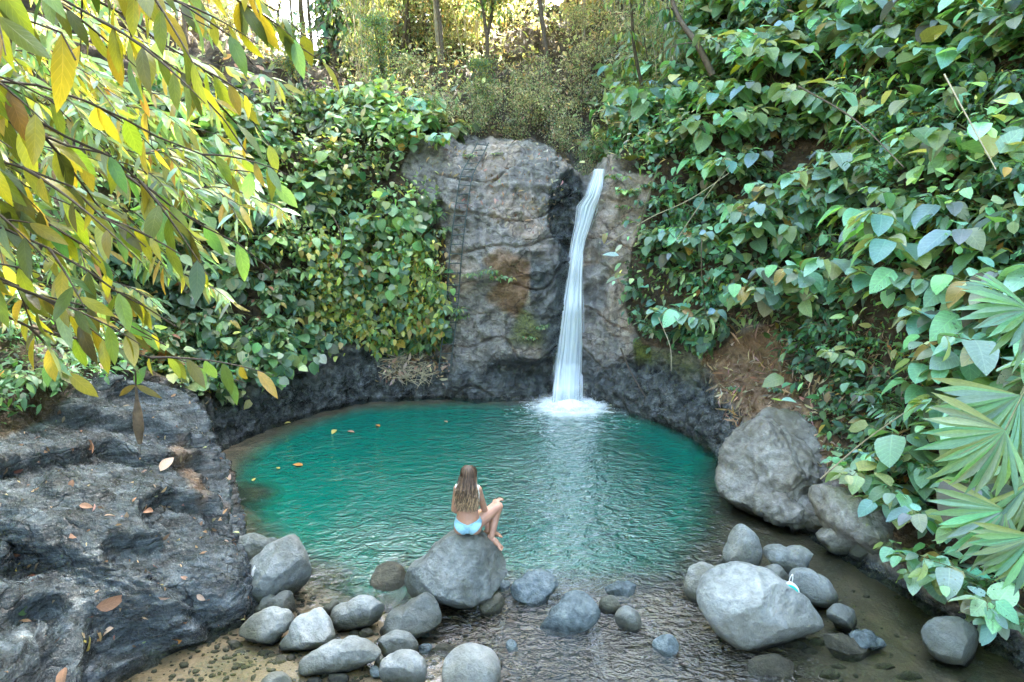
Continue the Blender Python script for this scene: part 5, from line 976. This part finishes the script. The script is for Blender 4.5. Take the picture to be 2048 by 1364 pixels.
# ------------------------------------------------------------------ palms at the right edge
def palm(nm, label, hubs, base_px, seed):
    rg = np.random.RandomState(seed); bp, bn = terrain_at(*base_px, rad=30); e = empty(nm, bp); tag(e, label, 'palm')
    tubes('trunk', [(np.array([(0, 0, -.3), (0, 0, .15), (-.1, 0, .45)]), [.07, .05])], M_BARK, e, 8)
    for (px, py, dist, R, aim, tiltz) in hubs:
        hub = np.array((0, 0, CAM_H))+ray(px, py)*dist-bp; st = bez(np.array((-.1, 0, .4)), (hub*.5+np.array((0, 0, .45+.3*np.linalg.norm(hub)))), hub, 12)
        fr_ = empty('frond', (0, 0, 0)); fr_.parent = e
        tubes('stalk', [(st, [.014, .008])], M_STEM, fr_, 6)
        lf = LF(rg); n = 24; ad = np.radians(aim); ctr = np.array((math.sin(ad), -.35, math.cos(ad))); ctr /= np.linalg.norm(ctr)
        nr = np.array((0, -.75, tiltz)); nr -= ctr*(nr@ctr); nr /= np.linalg.norm(nr); sdv = np.cross(nr, ctr)
        a = np.linspace(-1.25, 1.25, n); ax = np.cos(a)[:, None]*ctr+np.sin(a)[:, None]*sdv; L_ = R*(1-.10*np.abs(a))*(0.93+.14*rg.rand(n))
        c = vary(rg, [(.26, .46, .33), (.24, .43, .32), (.30, .47, .28)], n, .12, 0); c[:1] = (.36, .42, .18)
        alt = np.where(np.arange(n) % 2, 1, -1)[:, None]*.14
        lf.add(np.repeat(hub[None], n, 0), ax, nr+alt*np.cross(ax, nr), L_, L_*0.112, c, 'wedge', 8, fold=.4, droop=.32)
        lf.build('blades', M_LEAF, fr_)
palm('fan_palm', 'fan palm with broad pleated fronds hanging at the right edge at mid height', [(2040, 790, 5.9, .70, 215, .5), (2010, 860, 5.6, .62, 235, .3), (2060, 620, 6.2, .62, 280, .8)], (2150, 760), 1)
palm('fan_palm', 'lower fan palm with narrow spiky fronds at the right edge above the water', [(2010, 1020, 5.6, .55, 235, .5), (2060, 960, 5.6, .5, 160, .6), (2070, 1070, 5.4, .5, 210, .3)], (2130, 1080), 2)

# ------------------------------------------------------------------ fallen leaves and litter
def fallen(px, py, L, col, label, z=None, seed=0, grp=None, name='fallen_leaf'):
    rg = np.random.RandomState(seed+5)
    if z is None: p_, n_ = terrain_at(px, py, 6); p_ = p_+n_*.02
    else: p_ = G(px, py, z); n_ = UPZ
    lf = LF(rg); a = rg.rand()*6.28; ax = np.array((math.cos(a), math.sin(a), 0)); ax = nrmz(ax-n_*(ax@n_))
    lf.add(np.zeros((1, 3)), ax[None], n_, L, L*.5, np.array([col]), 'ovate', 6, fold=.35, droop=.3 if z is None else .04)
    ob = lf.build(name, M_DRY); ob.location = tuple(p_); tag(ob, label, 'leaf', grp)
BR = (.36, .20, .13); PL_ = (.52, .38, .30); OR = (.50, .22, .05); YL = (.5, .42, .12)
g_ = 'fallen leaves on the wet left bank'
for i, (px, py, L, c, lb) in enumerate([(322, 940, .26, PL_, 'large curled pinkish dead leaf near the top right of the left bank'), (188, 1218, .28, BR, 'large brown dead leaf low on the left bank'), (172, 875, .20, BR, 'brown curled dead leaf below the plants on the left bank'), (188, 897, .14, BR, 'small dark red dead leaf just below the brown curled one'),
    (160, 1010, .14, BR, 'reddish dead leaf in the middle of the left bank'), (148, 960, .13, BR, 'thin brown dead leaf above the reddish one on the left bank'), (140, 1075, .16, BR, 'brown dead leaf on the grey slab at mid left'), (172, 1308, .17, YL, 'pale yellow dead leaf near the bottom left'), (125, 1320, .24, BR, 'folded brown dead leaf beside the pale yellow one at the bottom left'),
    (370, 1275, .18, OR, 'orange yellow dead leaf at the lower edge of the left bank'), (395, 1188, .12, PL_, 'small pale leaf on the slab near the foot of the left bank'), (20, 1140, .2, YL, 'yellow leaf at the left edge of the picture'), (45, 1225, .18, (.10, .2, .08), 'green fallen leaf near the left edge'), (300, 1020, .13, BR, 'small brown leaf below the large curled pinkish one'), (210, 1030, .12, PL_, 'narrow pale leaf on the left bank between two brown ones'), (230, 1255, .14, PL_, 'thin pale twig-like leaf low on the left bank')]):
    fallen(px, py, L, c, lb, seed=i, grp=g_)
for i, (px, py, L, c, lb) in enumerate([(606, 931, .2, OR, 'tan leaf floating alone on the green water at the left'), (672, 859, .2, YL, 'pale leaf floating near the left wall, left of a red one'), (695, 862, .16, BR, 'brown leaf floating beside the pale leaf near the wall'), (760, 853, .15, OR, 'small orange leaf floating in front of the debris at the wall'), (582, 845, .13, YL, 'pale leaf floating close to the dark rock at the far left shore'), (560, 937, .1, YL, 'tiny pale leaf floating left of the tan one'), (505, 962, .12, YL, 'pale leaf floating above the brown submerged rock'), (895, 845, .12, BR, 'small brown leaf floating below the ladder')]):
    fallen(px, py, L, c, lb, z=.012, seed=30+i, grp='leaves floating on the pool', name='floating_leaf')
def litter(name, mask, n, L, WL, cols, seed, off=.03):
    rng = np.random.RandomState(seed); p, nn = scatter(mask, n, rng); ax = rng.normal(size=(n, 3)); ax = nrmz(ax-nn*(ax*nn).sum(1)[:, None]*.8-UPZ*.3); Ls = L*(.4+1.0*rng.rand(n)); lf = LF(rng)
    lf.add(p+nn*off, ax, nn+rng.normal(size=(n, 3))*.3, Ls, Ls*WL, vary(rng, cols, n, .25), 'ovate', 3, droop=.4); tag(lf.build(name, M_DRY), kind='stuff')
litter('leaf_litter', inview*inpoly(cpx, cpy, [(1380, 640), (1600, 620), (1900, 700), (1900, 950), (1700, 1000), (1560, 850), (1450, 850)])*(cX > 2), 1500, .22, .14, C_DRY, 61, .06)
litter('bank_litter', inview*inpoly(cpx, cpy, [(0, 850), (420, 780), (560, 1230), (0, 1364)])*(cX < -2), 420, .10, .35, C_DRY[:3], 62, .015)
litter('cliff_litter', inview*inpoly(cpx, cpy, [(830, 290), (1150, 300), (1100, 480), (900, 420)])*(cY > 13), 500, .12, .3, C_DRY, 63, .02)
litter('foot_litter', inview*inpoly(cpx, cpy, [(745, 760), (780, 705), (860, 700), (900, 720), (895, 765)])*(cY > 11), 260, .14, .35, C_DRY, 65, .04)
litter('hill_litter', inview*(cY > 15)*(cZ > 5)*(cdep < 40), 1500, .25, .3, C_DRY, 64, .06)
# sticks and debris heap at the foot of the wall
rg = np.random.RandomState(8); paths = []
for k in range(150):
    p_, n_ = terrain_at(770+rg.rand()*95, 708+rg.rand()*55, 7); d_ = nrmz(rg.normal(size=3)*np.array((1, .5, .45))); l = .12+.35*rg.rand(); paths.append((np.stack((p_+n_*.06-d_*l/2, p_+n_*.08+rg.normal(size=3)*.02, p_+n_*.06+d_*l/2)), .0025+.005*rg.rand()))
tag(tubes('debris', paths, M_CANE, None, 4), kind='stuff')

# ------------------------------------------------------------------ person sitting on the boulder
from mathutils.bvhtree import BVHTree
def surf(obj, px, py):
    me_ = obj.data; vs = [v.co+Vector(obj.location) for v in me_.vertices]; t_ = BVHTree.FromPolygons(vs, [tuple(q.vertices) for q in me_.polygons])
    h = t_.ray_cast(Vector((0, 0, CAM_H)), Vector(ray(px, py)).normalized()); return None if h[0] is None else np.array(h[0])
s0 = surf(SEAT, 937, 1072); Yp = float(s0[1])+.03; print('seat', s0)
sf = surf(SEAT, 985, 1090); print('foot', sf)
if sf is None: sf = PY(985, 1090, Yp)
Q = lambda px, py, dy: PY(px, py, Yp+dy)
pel = Q(936, 1046, 0.02); wai = Q(936, 1022, 0.03); rib = Q(935.5, 998, 0.05); che = Q(935.5, 982, 0.05); nck = Q(936, 968, 0.05); hed = Q(937.5, 949.5, 0.07)
shL, shR = Q(915, 977, .05), Q(956, 979, .06); elL, elR = Q(908, 1019, .10), Q(971, 1025, .16); wrL, wrR = Q(934, 1030, .26), Q(985, 1009, .27)
hpL, hpR = Q(926, 1049, .06), Q(946, 1050, .06); knL, knR = Q(977, 1021, .40), Q(997, 1013, .25)
anR = Q(983, 1074, float(sf[1])-Yp+.07); toR = anR+np.array((.10, -.05, -.095)); anL = anR+np.array((-.05, .13, .0)); toL = anL+np.array((.13, .03, -.07))
def ball(c, r, n=3):
    V, F = ico(n); return V*np.asarray(r)+c, F
def capsule(p0, r0, p1, r1, n=9, s=14):
    p0, p1 = np.asarray(p0, float), np.asarray(p1, float); t = np.linspace(0, 1, n); pts = p0+(p1-p0)*t[:, None]; d = nrmz(p1-p0)
    e0 = [(p0-d*r0*math.cos(a), r0*math.sin(a)) for a in (.15, .6, 1.1)]; e1 = [(p1+d*r1*math.cos(a), r1*math.sin(a)) for a in (1.1, .6, .15)]
    P = np.array([q[0] for q in e0]+list(pts)+[q[0] for q in e1]); R = np.array([q[1] for q in e0]+list(r0+(r1-r0)*t)+[q[1] for q in e1])
    return closed_tube(P, R, R, s)
def closed_tube(P, Rx, Ry, s, sx=None):
    t = nrmz(np.gradient(P, axis=0)); ref = np.array((1.0, 0.02, 0.01)) if sx is not None else np.array((.21, .95, .13))
    b_ = nrmz(np.cross(t, ref)); a_ = np.cross(b_, t); th = np.arange(s)*2*math.pi/s
    ring = P[:, None]+a_[:, None]*(np.asarray(Rx)[:, None, None]*np.cos(th)[None, :, None])+b_[:, None]*(np.asarray(Ry)[:, None, None]*np.sin(th)[None, :, None])
    V = ring.reshape(-1, 3); n = len(P); F = []
    for i in range(n-1):
        for j in range(s):
            k = (j+1) % s; a, b2, c, d = i*s+j, i*s+k, (i+1)*s+k, (i+1)*s+j; F += [(a, b2, c), (a, c, d)]
    c0, c1 = len(V), len(V)+1; V = np.concatenate((V, P[:1], P[-1:]))
    for j in range(s): k = (j+1) % s; F += [(c0, k, j), (c1, (n-1)*s+j, (n-1)*s+k)]
    return V, np.array(F)
prims = []; arms = []
sp = cr_eval(np.array([pel-np.array((0, .01, .085)), pel, wai, rib, che, nck-np.array((0, 0, .02)), nck+np.array((0, .005, .03))]), np.linspace(0, 6, 25)); kx = np.linspace(0, 6, 25)
prims.append(closed_tube(sp, np.interp(kx, range(7), [.10, .158, .118, .132, .150, .075, .05]), np.interp(kx, range(7), [.09, .11, .082, .092, .092, .06, .05]), 22, sx=1))
for s_ in (-1, 1):
    prims.append(ball(pel+np.array((s_*.078, -.03, -.035)), (.088, .10, .085))); prims.append(ball(rib+np.array((s_*.062, .10, .02)), (.05, .05, .05)))
prims.append(capsule(che+np.array((0, 0, .02)), .05, hed-np.array((0, 0, .02)), .048))
def limb(ps, rs):
    for i in range(len(ps)-1): prims.append(capsule(ps[i], rs[i], ps[i+1], rs[i+1]))
mid = lambda a, c, t=.5: a*(1-t)+c*t
for S, E, W in ((shL, elL, wrL), (shR, elR, wrR)):
    limb([mid(che, S, .5)+np.array((0, 0, .015)), S], [.055, .048]); limb([S, mid(S, E, .4), E, mid(E, W, .3), W], [.048, .043, .035, .036, .024]); arms.append((S, E, W))
for Hh, K, A, T_ in ((hpL, knL, anL, toL), (hpR, knR, anR, toR)):
    limb([Hh, mid(Hh, K, .45), K, mid(K, A, .3)-nrmz(T_-A)*.015, mid(K, A, .75), A], [.095, .078, .055, .056, .040, .033])
    limb([A-nrmz(T_-A)*.04-np.array((0, 0, .035)), mid(A, T_, .5)+np.array((0, 0, .0)), T_], [.03, .034, .026]); prims.append(ball(mid(A, T_, .35), (.035, .035, .035)))
    sd_ = nrmz(np.cross(T_-A, UPZ))
    for q in range(5): prims.append(capsule(T_+sd_*(q-2)*.015, .0105, T_+sd_*(q-2)*.017+nrmz(T_-A)*(.045-.004*abs(q-3)), .009, 3, 8))
def hand(W, dirv, palmn, side):
    d = nrmz(dirv); nv = nrmz(palmn-d*(palmn@d)); sd_ = np.cross(d, nv)*side
    pc = W+d*.045; V, F = ball(np.zeros(3), (1, 1, 1)); M = np.stack((d*.048, sd_*.038, nv*.015)); prims.append((V@M+pc, F))
    for q, l in enumerate((.072, .080, .075, .058)):
        o_ = W+d*.082+sd_*(.027-.018*q); a1 = o_+d*l*.45+nv*.012; a2 = a1+(d*.55+nv*.8)*l*.33; a3 = a2+(d*.25+nv*.95)*l*.25
        for u_, v_, ra, rb_ in ((o_-d*.02, a1, .0088, .0082), (a1, a2, .0082, .0075), (a2, a3, .0075, .0065)): prims.append(capsule(u_, ra, v_, rb_, 4, 8))
    t0 = W+d*.025+sd_*.03; t1 = t0+(d*.6+sd_*.75)*.035; t2 = t1+(d*.85+sd_*.2+nv*.4)*.03
    prims.append(capsule(t0, .012, t1, .010, 4, 8)); prims.append(capsule(t1, .010, t2, .008, 4, 8))
hand(wrR, knR+np.array((-.01, .05, .06))-wrR, np.array((.35, .1, -.9)), 1); hand(wrL, np.array((.9, .35, -.05)), np.array((0, .2, -1.0)), -1)
# head: skull, jaw, nose, brow, ears; the face looks across the pool
hd = hed; fw = nrmz(np.array((.12, 1, -.03))); rt = nrmz(np.cross(fw, UPZ)); H_ = lambda x, y, z: hd+rt*x+fw*y+UPZ*z
def ell(c, ax_, r): V, F = ico(3); M = np.stack((ax_[0]*r[0], ax_[1]*r[1], ax_[2]*r[2])); return V@M+c, F
AX = (rt, fw, UPZ)
prims += [ell(H_(0, -.005, .02), AX, (.073, .092, .085)), ell(H_(0, .02, -.03), AX, (.058, .068, .075)), ell(H_(0, .062, -.085), AX, (.024, .020, .016)), ell(H_(0, .094, -.02), AX, (.011, .015, .020)), ell(H_(0, .102, -.033), AX, (.013, .011, .009)),
          ell(H_(0, .084, -.058), AX, (.022, .010, .006)), ell(H_(0, .083, -.066), AX, (.019, .010, .006)), ell(H_(.03, .076, .018), AX, (.022, .012, .006)), ell(H_(-.03, .076, .018), AX, (.022, .012, .006)), ell(H_(.074, -.005, -.015), AX, (.008, .016, .028)), ell(H_(-.074, -.005, -.015), AX, (.008, .016, .028))]
Vb = []; Fb = []; ofs = 0
for V, F in prims: Vb.append(V); Fb.append(F+ofs); ofs += len(V)
Vb = np.concatenate(Vb); Fb = np.concatenate(Fb); tmp = mesh_np('tmp_body', Vb, Fb.ravel(), np.arange(0, Fb.size, 3)); tob = link('tmp_body', tmp)
rm = tob.modifiers.new('r', 'REMESH'); rm.mode = 'VOXEL'; rm.voxel_size = .0048; rm.use_smooth_shade = True; sm_ = tob.modifiers.new('s', 'SMOOTH'); sm_.factor = .5; sm_.iterations = 5
dg = bpy.context.evaluated_depsgraph_get(); bm_ = bpy.data.meshes.new_from_object(tob.evaluated_get(dg)); bpy.data.objects.remove(tob)
M_SKIN, nt, out = newmat('skin'); b = NB(nt); p = b.n('BsdfPrincipled'); b.l(p.outputs[0], out.inputs[0]); n1 = b.noise(b.n('NewGeometry').outputs['Position'], 9, 3, .5)
b.l(b.ramp(n1, [(.3, (.38, .20, .135)), (.7, (.50, .285, .20))]), p.inputs['Base Color']); p.inputs['Roughness'].default_value = .5
person = empty('person', (float(s0[0]), float(s0[1]), float(s0[2])), label='woman with long wavy hair in a bikini sitting on the boulder, back to the viewer', cat='person'); po = np.array(person.location)
nV = len(bm_.vertices); BVt = np.zeros(nV*3); bm_.vertices.foreach_get('co', BVt); BVt = BVt.reshape(-1, 3); BNv = np.zeros(nV*3); bm_.vertices.foreach_get('normal', BNv); BNv = BNv.reshape(-1, 3)
tris = [tuple(q.vertices) for q in bm_.polygons]; bm_.vertices.foreach_set('co', (BVt-po).ravel()); bm_.name = 'body'; bm_.materials.clear(); body = link('body', bm_, person, M_SKIN)
for q in bm_.polygons: q.use_smooth = True
def cloth(name, keep, offs, mat):
    km = {}; V = []; L_ = []; S_ = []
    for f in tris:
        if all(keep[i] for i in f):
            S_.append(len(L_))
            for i in f:
                if i not in km: km[i] = len(V); V.append(BVt[i]+BNv[i]*offs-po)
                L_.append(km[i])
    ob = link(name, mesh_np(name, np.array(V), L_, S_), person, mat); sl = ob.modifiers.new('thick', 'SOLIDIFY'); sl.thickness = .004; sl.offset = 1; return ob
def segd(P, a, c): ab = c-a; t = np.clip(((P-a)@ab)/(ab@ab), 0, 1); return np.linalg.norm(P-a-t[:, None]*ab, axis=1)
darm = np.min([segd(BVt, mid(S, E, .12), E) for S, E, W in arms]+[segd(BVt, E, W) for S, E, W in arms], axis=0); zb = pel[2]; xb = BVt[:, 0]-pel[0]
thigh = np.minimum(segd(BVt, mid(hpL, knL, .35), knL), segd(BVt, mid(hpR, knR, .35), knR))
kb = (BVt[:, 2] < zb+.045+.35*np.abs(xb)-0.01) & (np.abs(xb) < .035+1.15*np.clip(BVt[:, 2]-(zb-.10), 0, 1)) & (BVt[:, 2] > zb-.13) & (thigh > .09) & (darm > .05) & (segd(BVt, pel, nck) < .22)
M_BLUE = simple_mat('pale_blue_cloth', (.27, .52, .64), .8, .12, 60, .3, .003); M_WHITE = simple_mat('white_lace', (.74, .74, .72), .85, .15, 90, .5, .004)
cloth('bikini_bottom', kb, .003, M_BLUE)
zr = rib[2]; xr = np.abs(BVt[:, 0]-rib[0])
kt = (((darm > .05) & (BVt[:, 2] > zr-.045) & (BVt[:, 2] < zr+.05)) | ((BVt[:, 2] >= zr+.045) & (BVt[:, 2] < nck[2]+.01) & (np.abs(xr-.108) < .028))) & (np.linalg.norm(BVt-hd, axis=1) > .13) & (BVt[:, 1] < knL[1]-.1) & (xr < .17) & (np.linalg.norm(BVt-wrR, axis=1) > .16) & (segd(BVt, pel, nck) < .175)
cloth('bikini_top', kt, .003, M_WHITE)
M_HAIR, nt, out = newmat('hair'); b = NB(nt); p = b.n('BsdfPrincipled'); b.l(b.attr('Col').outputs['Color'], p.inputs['Base Color']); p.inputs['Roughness'].default_value = .38; b.l(p.outputs[0], out.inputs[0])
rg = np.random.RandomState(12); paths = []; cols_ = []; zend = Q(936, 1024, -.08)[2]
for k in range(330):
    u = rg.rand()*2-1; lay_ = rg.rand(); az = u*1.9; top = H_(0, .0, .0)
    th0 = .12+.4*rg.rand()
    def shell(pol, r=1.06+.12*lay_): return H_(math.sin(az)*math.sin(pol)*.078*r, -math.cos(az)*math.sin(pol)*.094*r, .018+math.cos(pol)*.090*r)
    pts = [shell(th0), shell(.8), shell(1.25), shell(1.65)]
    l = (pts[-1][2]-zend)*(.72+.30*rg.rand()) if abs(u) < .8 else (pts[-1][2]-zend)*(.5+.4*rg.rand())
    xs = math.sin(az)*.085+rg.normal()*.012; yb = Yp-.075-.02*lay_+.03*abs(u)
    fre_ = 16+6*rg.rand(); ph = rg.rand()*6.28
    for q in range(1, 15):
        t = q/14; z = pts[3][2]-l*t; tx = rib[0]+xs*(1.05+.25*t)+.010*t*math.sin(fre_*t+ph); ty = (pts[3][1]*(1-min(1, t*2.2))+yb*min(1, t*2.2))+.010*t*math.cos(fre_*t+ph)
        pts.append(np.array((tx*min(1, .25+t*1.6)+pts[3][0]*(1-min(1, .25+t*1.6)), ty, z)))
    P = cr_eval(np.array(pts), np.linspace(0, len(pts)-1, 30)); paths.append((P-po, [.0065, .008, .007, .0025])); hv = rg.rand()**1.5*1.5+.35; base_c = np.array((.085, .050, .030))*hv; tip_c = np.array((.46, .32, .19))*hv*.9
    w_ = smooth(.25+.3*rg.rand(), 1.0, np.linspace(0, 1, 30))[:, None]; cols_.append(np.repeat(base_c*(1-w_)+tip_c*w_, 5, 0))
V, l_, s_ = tube_data(paths, 5); hair = link('hair', mesh_np('hair', V, l_, s_, col=np.concatenate(cols_)), person, M_HAIR)
V, F = ell(H_(0, -.008, .024), AX, (.079, .097, .090)); kk = (V-hd)@fw < .055; kF = [f for f in F if all(kk[i] for i in f)]
me = mesh_np('scalp', V-po, np.array(kF).ravel(), np.arange(0, 3*len(kF), 3), col=np.repeat([[.10, .062, .04]], len(V), 0)); link('scalp_hair', me, hair, M_HAIR)
M_EYE = simple_mat('eye_white', (.7, .7, .7), .2, .05); M_RED = simple_mat('red_band', (.45, .06, .07), .5, .1)
for s_ in (-1, 1):
    V, F = ell(H_(s_*.029, .077, .0), AX, (.011, .010, .007)); link('eye', mesh_np('eye', V-po, F.ravel(), np.arange(0, F.size, 3)), person, M_EYE)
bw = mid(elL, wrL, .88); dv = nrmz(wrL-elL); a_ = nrmz(np.cross(dv, UPZ)); b_ = np.cross(dv, a_); th = np.linspace(0, 2*math.pi, 20)
tubes('bracelet', [(bw-po+a_*.031*np.cos(th)[:, None]+b_*.031*np.sin(th)[:, None], .005)], M_RED, person, 6)

# ------------------------------------------------------------------ turquoise mask on the largest boulder, paint mark
mp = surf(G1, 1580, 1170); 
if mp is None: mp = G(1580, 1170, .3)
M_TURQ = simple_mat('turquoise_cloth', (.01, .50, .42), .6, .15, 40, .3, .004); M_WCL = simple_mat('white_cloth', (.8, .8, .82), .7, .08, 40, .3, .004); M_SHADE = simple_mat('painted_shade', (.015, .015, .015), .7, .1)
mk = empty('face_mask', mp, label='crumpled turquoise mask with white rim lying on the largest boulder', cat='mask'); k_ = np.linalg.norm(mp-np.array((0, 0, CAM_H)))/FPX*1.3
def patch(name, pts, mat, puff, lift):
    c = np.mean(pts, 0); R_ = [c]+list(pts); V = []; 
    for (x, y) in R_: V.append(RIGHT*(x-1580)*k_+UP*(-(y-1170))*k_*1.0-FWD*(lift))
    V[0] = V[0]-FWD*puff; n = len(pts); V = np.array(V); Vb_ = V+FWD*.02; F = [(0, 1+i, 1+(i+1) % n) for i in range(n)]; m = n+1; F += [(m, m+1+(i+1) % n, m+1+i) for i in range(n)]; L_ = [i for f in F for i in f]; S_ = list(range(0, len(L_), 3))
    for i in range(n): j = (i+1) % n; S_.append(len(L_)); L_ += [1+i, m+1+i, m+1+j, 1+j]
    ob = link(name, mesh_np(name, np.concatenate((V, Vb_)), L_, S_), mk, mat); bv = ob.modifiers.new('b', 'SUBSURF'); bv.levels = 2; bv.render_levels = 2
patch('cloth', [(1566, 1168), (1574, 1168), (1583, 1168), (1590, 1175), (1592, 1181), (1586, 1184), (1578, 1180), (1571, 1175)], M_TURQ, .02, .03)
patch('rim', [(1571, 1168), (1577, 1163), (1583, 1165), (1590, 1171), (1594, 1180), (1590, 1184), (1583, 1185), (1590, 1177), (1583, 1168)], M_WCL, .01, .022)
patch('shade_patch', [(1563, 1168), (1567, 1168), (1573, 1174), (1572, 1177), (1567, 1173)], M_SHADE, .005, .03)  # shade at the mask's edge, put in as a black patch
tubes('ear_loop', [(cr_eval(np.array([RIGHT*(x-1580)*k_-UP*(y-1170)*k_-FWD*.03 for x, y in ((1577, 1164), (1579, 1158), (1582, 1154), (1582, 1160), (1581, 1165))]), np.linspace(0, 4, 14)), .005)], M_WCL, mk, 6)
pm_ = surf(rb, 440+290/4.343, 1050+400/4.343)
if pm_ is not None:
    me_ = rb.data; vs = np.array([v.co[:] for v in me_.vertices])+np.array(rb.location); dd_ = np.linalg.norm(vs-pm_, axis=1); keep = dd_ < .07; km = {}; V = []; L_ = []; S_ = []
    for f in me_.polygons:
        if all(keep[i] for i in f.vertices):
            S_.append(len(L_))
            for i in f.vertices:
                if i not in km: km[i] = len(V); V.append(np.array(me_.vertices[i].co)+np.array(me_.vertices[i].normal)*.003)
                L_.append(km[i])
    if V: link('paint_mark', mesh_np('paint_mark', np.array(V), L_, S_), rb, simple_mat('white_paint', (.75, .78, .8), .6, .1))
